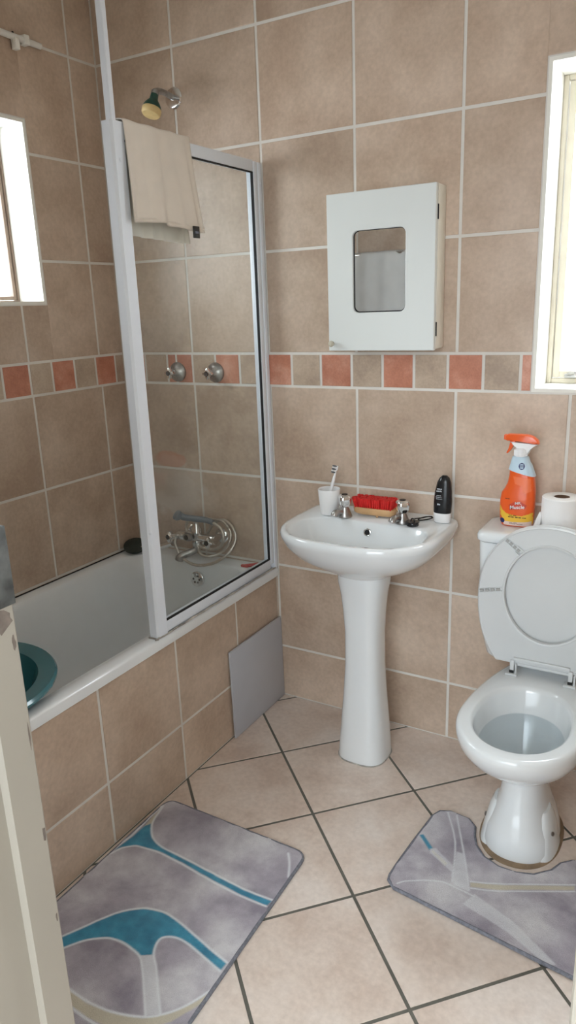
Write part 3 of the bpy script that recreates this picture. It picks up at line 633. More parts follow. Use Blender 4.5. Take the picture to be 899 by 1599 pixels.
# ---------------------------------------------------------------- things on the basin
DZ = .8008
cup = thing('toothbrush_cup', 'white tapered beaker on the left end of the basin deck', 'cup', (.953, -.122, DZ))
bm = bmesh.new(); lathe(bm, [(0, 0), (.024, 0), (.0285, .003), (.032, .03), (.0365, .084), (.0360, .0855), (.0345, .084), (.030, .03), (.027, .008), (0, .006)], (.953, -.122, DZ), (0, 0, 1), 44); obj('cup_body', bm, m_white, cup)
tb = thing('toothbrush', 'white toothbrush standing in the beaker', 'toothbrush', (.953, -.122, DZ+.008))
bm = bmesh.new(); b0 = Vector((.946, -.135, DZ+.012)); b1 = Vector((.976, -.107, DZ+.160)); dd = (b1-b0)
tube(bm, [b0, b0+dd*.4, b0+dd*.7, b0+dd*.82, b1], lambda t: .0052*(1-.5*max(0, min(1, (t-.5)*3))) if t < .86 else .0052, 10, 8); obj('handle', bm, m_white, tb)
bm = bmesh.new(); dn = dd.normalized(); side = Vector((-.55, -.83, 0)); side = (side-dn*side.dot(dn)).normalized(); w_ = dn.cross(side)
for k in range(5):
    for q in (-.0032, .0, .0032):
        c = b0+dd*(.855+.034*k)+w_*q; lathe(bm, [(.0017, .003), (.0019, .014)], c, side, 8, mi=k % 2)
o = obj('bristles', bm, [M('grey_bristle', S(90, 100, 110), .6), m_white], tb)
nb = thing('scrubbing_brush', 'wooden scrubbing brush lying upside down with red bristles between the basin taps', 'brush', (1.10, -.055, DZ))
bm = bmesh.new(); cxb, cyb = 1.101, -.088
loft(bm, [sup(cxb, cyb, hx, hy, hy, DZ+z, 3.5, 48) for z, hx, hy in ((.006, .060, .017), (.008, .066, .021), (.014, .071, .025), (.026, .072, .026), (.030, .071, .025))])
lathe(bm, [(.004, 0), (.004, .01)], (cxb+.012, cyb-.012, DZ), (0, 0, 1), 10); lathe(bm, [(.004, 0), (.004, .01)], (cxb-.05, cyb+.008, DZ), (0, 0, 1), 10); lathe(bm, [(.004, 0), (.004, .01)], (cxb+.05, cyb+.008, DZ), (0, 0, 1), 10)
obj('brush_block', bm, m_wood, nb)
bm = bmesh.new(); rr = random.Random(3)
for i in range(17):
    for j in range(6):
        x = cxb-.060+i*.0075+rr.uniform(-.001, .001); y = cyb-.019+j*.0076
        lx = rr.uniform(-.004, .004)+(x-cxb)*.10; lyy = rr.uniform(-.003, .003)+(y-cyb)*.25
        t = bmesh.new(); a = Vector((x, y, DZ+.029)); b = Vector((x+lx, y+lyy, DZ+.029+.032+rr.uniform(-.0015, .0015)))
        lathe(t, [(.0026, 0), (.0042, .016), (.0052, (b-a).length)], a, b-a, 7); merge(bm, t)
o = obj('bristles', bm, m_red, nb); o['label'] = 'dense red bristles'; o['kind'] = 'stuff'
bm = bmesh.new(); pc = (1.248, -.138, DZ); lathe(bm, [(.0185, 0), (.0195, .003), (.0175, .010), (.021, .0105), (.021, .013), (.010, .0135), (0, .0135)], pc, (0, 0, 1), 28); tube(bm, [(pc[0]-.006, pc[1], pc[2]+.012), (pc[0]-.003, pc[1], pc[2]+.021), (pc[0]+.004, pc[1], pc[2]+.021), (pc[0]+.006, pc[1], pc[2]+.012)], .002, 8)
tag(obj('basin_plug', bm, m_black, None), 'black rubber plug on the basin deck beside the right tap', 'plug')
bm = bmesh.new(); z = DZ+.0025
tube(bm, [(1.230, -.075, z), (1.250, -.062, z+.001), (1.268, -.050, z+.004), (1.282, -.052, z+.003), (1.272, -.070, z+.001), (1.252, -.086, z), (1.246, -.080, z+.002), (1.262, -.062, z+.006), (1.278, -.044, z+.004)], .0021, 8, 6)
tag(obj('hair_tie', bm, m_black, None), 'twisted thin black hair tie beside the black bottle on the basin', 'hair tie')
bt = thing('lotion_bottle', 'slim black squeeze bottle standing on its white cap at the right end of the basin', 'bottle', (1.318, -.066, DZ))
bm = bmesh.new(); bxx_, byy_ = 1.318, -.066
def lb_ring(z, hx, hy, sx=0): return sup(bxx_+sx, byy_, hx, hy, hy, DZ+z*.875, 2.3, 40)
loft(bm, [lb_ring(0, .0245, .0155), lb_ring(.002, .026, .017), lb_ring(.034, .0275, .018), lb_ring(.035, .026, .0165)]); obj('cap', bm, m_white, bt)
bm = bmesh.new(); loft(bm, [lb_ring(.035, .0265, .017), lb_ring(.038, .0275, .018), (lb_ring(.075, .0285, .0185, .001)), lb_ring(.11, .0265, .0175, .002), lb_ring(.145, .0215, .0150, .004), lb_ring(.162, .0150, .011, .005), lb_ring(.170, .007, .005, .005)]); bb = obj('bottle_body', bm, m_black, bt)
bm = bmesh.new(); rr = random.Random(5)
for z, w, h in ((.122, .013, .004), (.114, .017, .005), (.099, .015, .0025), (.093, .020, .0022), (.087, .018, .0022), (.066, .009, .006)):
    x = -w/2
    while x < w/2:
        ww = rr.uniform(.0012, .003); xx = 1.3115+x; yy = byy_-.0183*(1-min(.6, abs((xx-bxx_)/.0285))**2.3)**(1/2.3)-.0002
        yy -= .0003 if z < .1 else -.0008
        box(bm, xx, xx+ww, yy-.0004, yy+.001, DZ+z*.875, DZ+z*.875+h*rr.uniform(.6, 1)*.9); x += ww+.0009
o = obj('label_print', bm, M('pale_print', S(200, 204, 210), .5), bt, smooth=False); o['label'] = 'tiny white print, too small to read'

# ---------------------------------------------------------------- toilet
TX = 1.668
tl = thing('toilet', 'white close-coupled toilet with its seat and lid raised, beside the basin', 'toilet', (TX, -.3, 0))
bm = bmesh.new(); n = 80
def tr_(z, hx, yf, yb, e=2.15, eb=3.0, cy=None, cx=TX):
    cy = cy if cy is not None else yf+ (yb-yf)*.42; return sup(cx, cy, hx, cy-yf, yb-cy, z, e, n, eb)
R = [tr_(.002, .100, -.490, -.21, 2.2, 2.4, -.37), tr_(.02, .101, -.492, -.21, 2.2, 2.4, -.37), tr_(.06, .090, -.484, -.215, 2.2, 2.4, -.37), tr_(.11, .070, -.466, -.23, 2.2, 2.4, -.36), tr_(.155, .059, -.450, -.245, 2.2, 2.4, -.36), tr_(.20, .055, -.442, -.25, 2.2, 2.4, -.36), tr_(.232, .056, -.442, -.25, 2.2, 2.4, -.36), tr_(.246, .070, -.458, -.22, 2.1, 2.4, -.36),
     tr_(.262, .092, -.500, -.16, 2.05, 2.4, -.38), tr_(.295, .124, -.562, -.10, 2.05, 2.4, -.41), tr_(.330, .145, -.606, -.06, 2.05, 2.3, -.43), tr_(.362, .156, -.632, -.04, 2.1, 1.9, -.445), tr_(.390, .160, -.645, -.03, 2.1, 1.7, -.45), tr_(.404, .160, -.646, -.03, 2.1, 1.7, -.45), tr_(.411, .156, -.642, -.034, 2.1, 1.7, -.45), tr_(.4135, .149, -.634, -.04, 2.1, 1.7, -.45),
     tr_(.4135, .127, -.608, -.265, 2.1, 2.3, -.45), tr_(.410, .121, -.601, -.271, 2.1, 2.3, -.45), tr_(.395, .117, -.594, -.278, 2.1, 2.3, -.45), tr_(.352, .110, -.575, -.29, 2.1, 2.2, -.445), tr_(.305, .095, -.55, -.31, 2.1, 2.2, -.44), tr_(.26, .07, -.50, -.34, 2, 2, -.42), tr_(.23, .045, -.45, -.36, 2, 2, -.40), tr_(.21, .02, -.42, -.38, 2, 2, -.40)]
loft(bm, R, cap0=True, cap1=True)
# raised moulding line around the bowl
obj('toilet_bowl', bm, m_ceramic, tl, ang=70)
bm = bmesh.new()
for s in (-1, 1):
    t = bmesh.new(); loft(t, [sup(TX+s*(.071-.003*k), -.372, .034-.003*k, .088-.010*k, .080-.010*k, .002+z, 2.1, 36) for k, z in enumerate((0, .03, .060, .085, .104, .116))]); merge(bm, t)
obj('foot_flange', bm, m_ceramic, tl)
for s in (-1, 1):
    bm = bmesh.new(); lathe(bm, [(.006, 0), (.006, .004), (0, .005)], (TX+s*.0885, -.405, .062), (s*.85, -.45, .3), 12); o = obj('floor_bolt', bm, m_chrome_d, tl)
bm = bmesh.new(); loft(bm, [tr_(.0003, .110, -.508, -.20, 2.2, 2.4, -.36), tr_(.0042, .105, -.500, -.205, 2.2, 2.4, -.36)]); o = obj('mortar_skirt', bm, M('dirty_mortar', S(150, 128, 104), .9, var=.3, scale=40, bump=.4), tl); o['label'] = 'rough brown mortar around the foot'
bm = bmesh.new(); loft(bm, [tr_(.340, .108, -.570, -.293, 2.1, 2.2, -.444), tr_(.3415, .108, -.570, -.293, 2.1, 2.2, -.444)]); obj('water', bm, m_water, tl)
bm = bmesh.new(); TB = lambda z, hx, y0: rrect(TX-hx, TX+hx, y0, -.004, .028, z, 6)
loft(bm, [TB(.4138, .160, -.150), TB(.43, .178, -.158), TB(.50, .195, -.165), TB(.62, .203, -.170), TB(.788, .208, -.174)]); obj('cistern', bm, m_ceramic, tl, ang=50)
bm = bmesh.new(); loft(bm, [TB(.788, .201, -.168), TB(.791, .201, -.168), TB(.791, .211, -.178), TB(.794, .2135, -.180), TB(.808, .2135, -.180), TB(.816, .210, -.176), TB(.820, .203, -.170), TB(.8212, .19, -.155)]); obj('cistern_lid', bm, m_ceramic, tl, ang=50)
# raised seat and lid
def seat_pt(a, s, hole=False):
    # a: angle, local frame: u along x, w up from the hinge
    c, q = math.cos(a), math.sin(a)
    if hole: return .119*c*s, .231+(.142*q if q > 0 else .142*q)*s
    e = 2.15 if q > 0 else 2.25; x = abs(c)**(2/e)*(1 if c > 0 else -1); w = abs(q)**(2/e)*(1 if q > 0 else -1)
    X = .194*x; Wv = max(.012, .215+(.214*w if w > 0 else .262*w))
    return X*s, .215+(Wv-.215)*s
SY, SZ, lean = -.222, .436, math.radians(-1.2)
def seat_map(u, w, d): # d: thickness direction towards the wall
    return Vector((TX+.004+u, SY + d*math.cos(lean) - w*math.sin(lean), SZ + w*math.cos(lean)))
bm = bmesh.new(); n = 96
def ring(s, d, hole=False, ds=0):
    out = []
    for i in range(n):
        a = 2*PI*i/n; u, w = seat_pt(a, s, hole); out.append(seat_map(u, w, d))
    return out
rs = [ring(.985, .000), ring(.998, .004), ring(1.0, .010), ring(.985, .016), ring(1.06, .018, True), ring(1.0, .014, True), ring(.985, .008, True), ring(1.0, .001, True), ring(1.035, .0, True), ring(1.045, .0025, True), ring(.975, .0025), ring(.985, .000)]
vs = loft(bm, rs, cap0=False, cap1=False)
st = obj('toilet_seat', bm, m_seat, tl, ang=40)
bm = bmesh.new(); loft(bm, [ring(.985, .019), ring(1.0, .022), ring(1.0, .030), ring(.97, .036), ring(.8, .039)], cap0=True, cap1=True); ld = obj('toilet_lid', bm, m_seat, tl, ang=40)
for a, nm in ((179, 0), (128, 1), (52, 1), (1, 0)):
    bm = bmesh.new(); ar = math.radians(a); uo, wo = seat_pt(ar, .97); ui, wi = seat_pt(ar, 1.05, True)
    d = Vector((uo-ui, wo-wi)); L_ = d.length; d.normalize(); nrm = Vector((-d.y, d.x))
    def rib(c0, c1, t0, t1, h, mi=0):
        P = [Vector((ui, wi))+d*c+nrm*t for c, t in ((c0, t0), (c1, t0), (c1, t1), (c0, t1))]
        lo = [seat_map(p.x, p.y, .003) for p in P]; hi = [seat_map(p.x, p.y, -h) for p in P]; loft(bm, [lo, hi], mi=mi)
    rib(0, L_, .0045, .0060, .001); rib(0, L_, -.0060, -.0045, .001)
    for k in range(4): rib(.006+k*L_*.24, .006+k*L_*.24+L_*.17, -.0032, .0032, .0022 if nm == 0 else .0012, 1)
    if nm: rib(-.002, .020, -.009, -.005, .003); rib(-.002, .014, .008, .011, .003)
    obj('seat_buffer', bm, [m_seat, M('greyed_rubber', S(176, 176, 174), .6)], st, smooth=False)
bm = bmesh.new(); tube(bm, [(TX-.085, SY+.008, SZ+.012), (TX+.085, SY+.008, SZ+.012)], .0075, 12, 1); box(bm, TX-.078, TX+.078, SY-.004, SY+.004, SZ+.022, SZ+.034, .003); obj('hinge_bar', bm, m_seat, tl)
for s in (-1, 1):
    bm = bmesh.new(); x = TX+s*.080; box(bm, x-.017, x+.017, SY-.014, SY+.014, .4138, .421, .002); box(bm, x-.006, x+.006, SY-.006, SY+.010, .420, .460, .002); box(bm, x+.009, x+.014, SY-.008, SY+.008, .420, .452, .0015); box(bm, x-.006, x+.006, SY-.008, SY-.0055, .422, .43, .0, mi=1); obj('seat_hinge', bm, [m_seat, m_dark], tl)

# ---------------------------------------------------------------- things on the cistern
LZ = .8216
sp_ = thing('spray_bottle', 'orange trigger spray bottle of cleaner standing on the cistern lid', 'bottle', (1.548, -.075, LZ))
SXc, SYc = 1.548, -.075
def sr(z, x0, x1, hy, e=3.0): cx = (x0+x1)/2; return sup(SXc+cx, SYc, (x1-x0)/2, hy, hy, LZ+z, e, 44)
body = [(0, -.040, .040, .021), (.002, -.044, .044, .025), (.012, -.048, .046, .027), (.040, -.0505, .0475, .028), (.075, -.0505, .0480, .028), (.098, -.047, .0475, .0275), (.112, -.038, .0465, .026), (.128, -.031, .0450, .0245), (.150, -.0275, .0425, .023), (.170, -.0265, .038, .022)]
bm = bmesh.new(); loft(bm, [sr(*b) for b in body]); bod = obj('bottle_body', bm, m_orange, sp_, ang=60)
bm = bmesh.new()
A = sr(.150, -.0305, .0455, .0250)
lo = [Vector((p.x, p.y, LZ+.168-.24*(p.x-SXc+.028))) for p in A]
rings = [lo]
for z, x0, x1, hy in ((.182, -.0268, .0335, .0225), (.190, -.025, .028, .0205), (.204, -.022, .023, .0185), (.208, -.016, .018, .014)): rings.append(sr(z, x0, x1, hy))
loft(bm, rings); slv = obj('shoulder_sleeve', bm, m_labelblue, sp_, ang=60); slv['label'] = 'pale blue and white sleeve round the neck'
bm = bmesh.new(); lathe(bm, [(.0175, .206), (.0185, .208), (.0185, .226), (.016, .228), (.014, .230)], (SXc+.001, SYc, LZ), (0, 0, 1), 30)
for k in range(24):
    a = k*PI/12; c = Vector((SXc+.001+.0186*math.cos(a), SYc+.0186*math.sin(a), LZ+.209)); box(bm, c.x-.0009, c.x+.0009, c.y-.0009, c.y+.0009, c.z, c.z+.016)
obj('collar', bm, m_white, sp_)
bm = bmesh.new()
def side_prism(P, hy, bev=.002, mi=0):
    t = bmesh.new(); loft(t, [[Vector((SXc+p[0], SYc-hy, LZ+p[1])) for p in P], [Vector((SXc+p[0], SYc+hy, LZ+p[1])) for p in P]])
    bmesh.ops.bevel(t, geom=list(t.edges), offset=bev, segments=2, profile=.5, affect='EDGES'); 
    for f in t.faces: f.material_index = mi
    merge(bm, t)
side_prism([(-.030, .247), (.048, .243), (.036, .236), (.026, .229), (.0225, .213), (.0185, .213), (.017, .228), (-.010, .228), (-.014, .236), (-.022, .243)], .010); obj('trigger_base', bm, m_white, sp_)
bm = bmesh.new(); side_prism([(-.042, .266), (-.036, .269), (.020, .269), (.035, .264), (.047, .254), (.051, .243), (.040, .248), (.000, .250), (-.036, .250), (-.043, .252)], .0125, .003); obj('trigger_head', bm, m_orange, sp_)
bm = bmesh.new(); side_prism([(-.030, .251), (-.014, .251), (-.018, .240), (-.026, .224), (-.036, .212), (-.040, .214), (-.034, .226), (-.029, .240)], .006, .0015); obj('trigger', bm, m_orange, sp_)
bm = bmesh.new(); box(bm, SXc-.0475, SXc-.041, SYc-.008, SYc+.008, LZ+.252, LZ+.267, .002); obj('nozzle', bm, m_orange, sp_)
# label artwork on the front
def front_y(x, z):
    b = [q for q in body]
    for a, c in zip(b, b[1:]):
        if a[0] <= z <= c[0]:
            t = (z-a[0])/(c[0]-a[0]); x0, x1, hy = (a[k]+(c[k]-a[k])*t for k in (1, 2, 3)); break
    else: x0, x1, hy = b[-1][1:]
    cx = (x0+x1)/2; u = min(.985, abs((x-cx)/((x1-x0)/2))); return SYc - hy*(1-u**3)**(1/3)
def decal(name, poly, mat, parent, off, label=None, fy=front_y):
    bm = bmesh.new(); xs = [p[0] for p in poly]; zs = [p[1] for p in poly]; N_ = 36
    x0, x1, z0, z1 = min(xs), max(xs), min(zs), max(zs); g = {}
    def inside(x, z):
        r = False
        for i in range(len(poly)):
            (ax, az), (bx_, bz) = poly[i-1], poly[i]
            if (az > z) != (bz > z) and x < (bx_-ax)*(z-az)/(bz-az)+ax: r = not r
        return r
    def V_(i, j):
        if (i, j) not in g:
            x = x0+(x1-x0)*i/N_; z = z0+(z1-z0)*j/N_; g[(i, j)] = bm.verts.new((SXc+x, fy(x, z)-off, LZ+z))
        return g[(i, j)]
    for i in range(N_):
        for j in range(N_):
            if inside(x0+(x1-x0)*(i+.5)/N_, z0+(z1-z0)*(j+.5)/N_): bm.faces.new((V_(i, j), V_(i+1, j), V_(i+1, j+1), V_(i, j+1)))
    o = obj(name, bm, mat, parent); 
    if label: o['label'] = label
    return o
decal('label_swirl', [(-.047, .062), (-.038, .048), (-.025, .040), (-.005, .036), (.020, .036), (.046, .046), (.0465, .012), (-.020, .012), (-.034, .020), (-.045, .034)], m_yellow, bod, .0004, 'yellow swirl across the lower label')
decal('label_panel', [(-.034, .004), (-.034, .016), (-.010, .015), (.020, .017), (.044, .020), (.044, .004)], M('pale_label_strip', S(232, 206, 196), .4), bod, .0007)
decal('label_flash', [(.012, .124), (-.006, .128), (-.013, .150), (.036, .146), (.040, .110), (.020, .10)], M('lighter_orange_print', S(244, 120, 70), .35), bod, .0003)
decal('round_badge', [(-.038+.0075*math.cos(k*PI/8), .0165+.0075*math.sin(k*PI/8)) for k in range(16)], m_navy, bod, .001)
def sl_y(x, z): 
    t = max(0, min(1, (z-.150)/.055)); cx = .0076*(1-t)+.001*t; h = .0355*(1-t)+.0225*t; u = min(.97, abs((x-cx)/h)); return SYc-(.0256-.0052*t)*(1-u**3)**(1/3)
decal('round_badge', [(.010+.0085*math.cos(k*PI/8), .181+.0100*math.sin(k*PI/8)) for k in range(16)], m_navy, slv, .0009, 'dark blue oval badge', sl_y)
bm = bmesh.new()
for k, w in enumerate((.009, .011, .010, .009)):
    z = .1865-k*.0036; box(bm, SXc+.010-w/2, SXc+.010+w/2, sl_y(.010, z)-.0016, sl_y(.010, z)-.0010, LZ+z-.0010, LZ+z+.0008)
obj('badge_print', bm, m_labelblue, slv, smooth=False)
ry_ = front_y(0, .06)-.0006
def TM(x, z, rot=0, y=None): return Matrix.Translation((SXc+x, (y if y is not None else front_y(x, z))-.0009, LZ+z)) @ Matrix.Rotation(math.radians(rot), 4, 'Y') @ Matrix.Rotation(PI/2, 4, 'X')
text_mesh('lettering', 'MR.', .0105, m_white, bod, TM(.006, .0725, -7), .15, width=1.15)
text_mesh('lettering', 'Muscle', .0150, m_white, bod, TM(.0035, .0605, -7), .12, width=1.0)
bm = bmesh.new()
for (x0, x1, z, h) in ((-.032, -.018, .083, .0016), (-.021, .003, .0345, .0016), (-.022, -.004, .0290, .0026), (-.002, .017, .0290, .0026), (.019, .030, .0290, .0022), (-.020, .006, .0125, .0012), (-.020, .022, .0095, .0010)):
    m_ = 10
    for k in range(m_):
        if (k*7+int(x0*1e4)) % 5 == 0: continue
        xa = x0+(x1-x0)*k/m_; y = front_y(xa, z); box(bm, SXc+xa, SXc+xa+(x1-x0)/m_*.8, y-.0016, y-.0006, LZ+z, LZ+z+h)
o = obj('small_print', bm, m_ink, bod, smooth=False); o['label'] = 'small dark print, too small to read'; o['kind'] = 'stuff'
decal('lettering_shadow', [(-.018, .0500), (.026, .0575), (.030, .0680), (.014, .0780), (-.004, .0765), (-.020, .066)], M('red_print', S(206, 66, 40), .35), bod, .0004)

tr0 = thing('toilet_roll', 'white toilet roll standing on end on the cistern lid', 'toilet roll', (1.672, -.098, LZ))
bm = bmesh.new(); lathe(bm, [(.0212, .001), (.0212, 0), (.050, 0), (.0525, .002), (.0535, .05), (.0525, .102), (.050, .1045), (.0225, .1045), (.0212, .103)], (1.672, -.098, LZ), (0, 0, 1), 56, caps=False); obj('paper', bm, m_paper, tr0)
bm = bmesh.new(); lathe(bm, [(.0210, .001), (.0210, .1035), (.0196, .1035), (.0196, .001)], (1.672, -.098, LZ), (0, 0, 1), 32, caps=False); obj('cardboard_core', bm, m_cardboard, tr0)
bm = bmesh.new(); rows = []
for i in range(13):
    s = i/12; row = []
    for j in range(9):
        t = j/8; x = 1.621-.020*s; zt = .056*(1-s)**1.3+.003
        row.append(bm.verts.new((x+.004*math.sin(t*7+s*3), -.135+.030*t-.01*s+.004*math.sin(s*9+t*5), LZ+.0008+zt*math.sin(PI*(.08+.84*t)))))
    rows.append(row)
for a, b in zip(rows, rows[1:]):
    for j in range(8): bm.faces.new((a[j], a[j+1], b[j+1], b[j]))
o = obj('loose_sheet', bm, m_paper, tr0, ang=180); md = o.modifiers.new('thickness', 'SOLIDIFY'); md.thickness = .0012; o['label'] = 'crumpled loose end of paper'

# ---------------------------------------------------------------- towel on the front wall (seen in the cabinet mirror)
rb = thing('wall_rail', 'chrome towel rail on the wall beside the doorway, seen in the cabinet mirror', 'rail', (.52, YF, 1.70))
bm = bmesh.new(); tube(bm, [(.22, YF+.05, 1.70), (.86, YF+.05, 1.70)], .008, 12, 1)
for x in (.23, .85): tube(bm, [(x, YF+.003, 1.70), (x, YF+.05, 1.70)], .008, 10, 1)
obj('bar', bm, m_chrome, rb)
bm = bmesh.new(); rows = []; n1 = 60
for z in [1.00+.7*i/20 for i in range(20)]+[1.700, 1.710]: rows.append([bm.verts.new((.26+.56*i/n1, YF+.062+.006*math.sin(i*.5)+.004*math.sin(i*.23+2)-(0.0 if z < 1.705 else .011), z)) for i in range(n1+1)])
for z in (1.700, 1.4, 1.1): rows.append([bm.verts.new((.26+.56*i/n1, YF+.036+.003*math.sin(i*.5), z)) for i in range(n1+1)])
for a, b in zip(rows, rows[1:]):
    for i in range(n1): bm.faces.new((a[i], a[i+1], b[i+1], b[i]))
o = obj('bath_towel', bm, M('white_bath_towel', S(222, 224, 224), .95, var=.05, bump=.5, bscale=700), None, ang=180); md = o.modifiers.new('thickness', 'SOLIDIFY'); md.thickness = .006; md.offset = 0
tag(o, 'large white towel reflected in the mirror of the wall cabinet', 'towel')

# ---------------------------------------------------------------- bath mats
def seg_d(p, a, b):
    ax, ay = a; bx_, by = b; dx, dy = bx_-ax, by-ay; L2 = dx*dx+dy*dy
    t = 0 if L2 == 0 else max(0, min(1, ((p[0]-ax)*dx+(p[1]-ay)*dy)/L2)); return math.hypot(p[0]-ax-t*dx, p[1]-ay-t*dy)
def inpoly(p, P):
    r = False; x, z = p
    for i in range(len(P)):
        (ax, az), (bx_, bz) = P[i-1], P[i]
        if (az > z) != (bz > z) and x < (bx_-ax)*(z-az)/(bz-az)+ax: r = not r
    return r
def smooth2(P, k=5, closed=False):
    if closed:
        Q = [P[-2], P[-1]]+list(P)+[P[0], P[1]]; S_ = [tuple(v)[:2] for v in smooth_path([(x, y, 0) for x, y in Q], k)]; return S_[2*k:-2*k-k+k-1]
    return [tuple(v)[:2] for v in smooth_path([(x, y, 0) for x, y in P], k)]
def sdf_poly(p, P):
    d = min(seg_d(p, P[i-1], P[i]) for i in range(len(P))); return -d if inpoly(p, P) else d
def bath_mat(label, outline, teal, cream, pale, white, step=.0028, lw=.0035, h=.0095):
    xs = [p[0] for p in outline]; ys = [p[1] for p in outline]; cx, cy = (min(xs)+max(xs))/2, (min(ys)+max(ys))/2
    bm = bmesh.new(); g = {}; col = bm.loops.layers.color.new('pattern') if False else None; vals = {}
    soft = .0035
    def shapes(L, k=4): return [(s, (min(a for a, b in s)-.01, max(a for a, b in s)+.01, min(b for a, b in s)-.01, max(b for a, b in s)+.01)) for s in [smooth2(q, k, False) for q in L]]
    TE, CR, PA, WH = shapes(teal, 1), shapes(cream, 1), shapes(pale, 1), shapes(white)
    def cover(p, L, line=False, w=0):
        v = 0
        for s, (a, b, c, d) in L:
            if not (a <= p[0] <= b and c <= p[1] <= d): continue
            q = min(seg_d(p, s[i], s[i+1]) for i in range(len(s)-1))-w if line else sdf_poly(p, s)
            v = max(v, max(0, min(1, .5-q/soft)))
        return v
    nx, ny = int((max(xs)-min(xs))/step)+1, int((max(ys)-min(ys))/step)+1
    def V_(i, j):
        if (i, j) not in g:
            x, y = min(xs)+i*step, min(ys)+j*step
            g[(i, j)] = bm.verts.new((x, y, h+.0012*noise.noise(Vector((x*30, y*30, 0)))))
            te, cr, pa, wh = cover((x, y), TE), cover((x, y), CR), cover((x, y), PA), cover((x, y), WH, True, lw/2)
            vals[g[(i, j)]] = (te*.96, max(wh*.9, pa*.55), cr*.75)
        return g[(i, j)]
    for i in range(nx):
        for j in range(ny):
            if inpoly((min(xs)+(i+.5)*step, min(ys)+(j+.5)*step), outline): bm.faces.new((V_(i, j), V_(i+1, j), V_(i+1, j+1), V_(i, j+1)))
    # underside and edge
    bm.verts.index_update(); data = [vals[v] for v in bm.verts]
    me = bpy.data.meshes.new('bath_mat'); bm.to_mesh(me); bm.free(); me.materials.append(m_mat)
    ca = me.color_attributes.new('pattern', 'FLOAT_COLOR', 'POINT')
    for k, c in enumerate(data): ca.data[k].color = (*c, 1)
    for p in me.polygons: p.use_smooth = True
    o = bpy.data.objects.new('bath_mat', me); C.objects.link(o); tag(o, label, 'bath mat')
    bm = bmesh.new(); inset = [Vector((x, y, .0045)) for x, y in outline]
    rings = []; n = len(inset)
    for k in range(n):
        d = (inset[(k+1) % n]-inset[k-1]).normalized(); s = Vector((-d.y, d.x, 0))
        rings.append([inset[k]+s*math.cos(a)*.0048+Vector((0, 0, 1))*math.sin(a)*(.0058 if math.sin(a) > 0 else .0040) for a in [2*PI*q/10 for q in range(10)]])
    loft(bm, rings+[rings[0]], cap0=False, cap1=False); obj('binding', bm, m_binding, o)
    bm = bmesh.new(); vs = [bm.verts.new((x, y, .0012)) for x, y in outline]; bm.faces.new(vs); obj('backing', bm, m_binding, o, smooth=False)
    return o
def rounded(P, r, k=6):
    out = []
    for i in range(len(P)):
        a, b, c = Vector(P[i-1]), Vector(P[i]), Vector(P[(i+1) % len(P)])
        u, v = (a-b).normalized(), (c-b).normalized(); rr = min(r, (a-b).length*.45, (c-b).length*.45)
        for q in range(k+1):
            t = q/k; p = (b+u*rr)*(1-t)**2+b*2*t*(1-t)+(b+v*rr)*t*t; out.append((p.x, p.y))
    return out
def dens(P, mx=.02):
    out = []
    for i in range(len(P)):
        a, b = P[i], P[(i+1) % len(P)]; L_ = math.hypot(b[0]-a[0], b[1]-a[1]); k = max(1, int(L_/mx))
        out += [(a[0]+(b[0]-a[0])*q/k, a[1]+(b[1]-a[1])*q/k) for q in range(k)]
    return out
M1_OUT = dens(rounded([(.683, -.722), (1.172, -.728), (1.196, -1.530), (.686, -1.520)], .035))
M1_TEAL = [ [(0.763, -1.28), (0.767, -1.273), (0.771, -1.266), (0.775, -1.259), (0.786, -1.238), (0.798, -1.217), (0.81, -1.196), (0.822, -1.175), (0.835, -1.155), (0.847, -1.134), (0.864, -1.119), (0.88, -1.105), (0.896, -1.09), (0.914, -1.085), (0.931, -1.079), (0.948, -1.074), (0.963, -1.075), (0.978, -1.076), (0.993, -1.077), (1.015, -1.082), (1.037, -1.087), (1.059, -1.092), (1.081, -1.097), (1.102, -1.102), (1.123, -1.107), (1.141, -1.112), (1.159, -1.115), (1.177, -1.119), (1.176, -1.145), (1.157, -1.141), (1.138, -1.137), (1.119, -1.132), (1.102, -1.129), (1.085, -1.125), (1.068, -1.121), (1.055, -1.121), (1.041, -1.121), (1.027, -1.12), (1.019, -1.125), (1.01, -1.13), (1.001, -1.134), (1.0, -1.141), (0.999, -1.148), (0.998, -1.155), (1.003, -1.165), (1.007, -1.174), (1.012, -1.183), (0.984, -1.202), (0.971, -1.199), (0.959, -1.197), (0.946, -1.194), (0.932, -1.194), (0.918, -1.194), (0.904, -1.194), (0.893, -1.198), (0.882, -1.202), (0.872, -1.206), (0.859, -1.216), (0.847, -1.225), (0.835, -1.235), (0.824, -1.251), (0.813, -1.266), (0.802, -1.282), (0.797, -1.288), (0.792, -1.294), (0.786, -1.301)] , [(0.688, -0.968), (0.691, -0.947), (0.694, -0.926), (0.697, -0.905), (0.697, -0.888), (0.697, -0.87), (0.697, -0.853), (0.7, -0.847), (0.704, -0.841), (0.707, -0.835), (0.721, -0.849), (0.735, -0.864), (0.748, -0.878), (0.761, -0.883), (0.773, -0.889), (0.786, -0.894), (0.816, -0.897), (0.847, -0.901), (0.877, -0.904), (0.917, -0.907), (0.956, -0.909), (0.995, -0.912), (1.027, -0.914), (1.059, -0.916), (1.091, -0.918), (1.119, -0.917), (1.146, -0.916), (1.174, -0.915), (1.171, -0.934), (1.146, -0.935), (1.121, -0.935), (1.095, -0.936), (1.064, -0.933), (1.032, -0.931), (1.0, -0.929), (0.963, -0.925), (0.925, -0.921), (0.887, -0.917), (0.86, -0.916), (0.833, -0.914), (0.805, -0.913), (0.78, -0.917), (0.754, -0.922), (0.729, -0.927), (0.719, -0.934), (0.709, -0.942), (0.699, -0.949)] ]
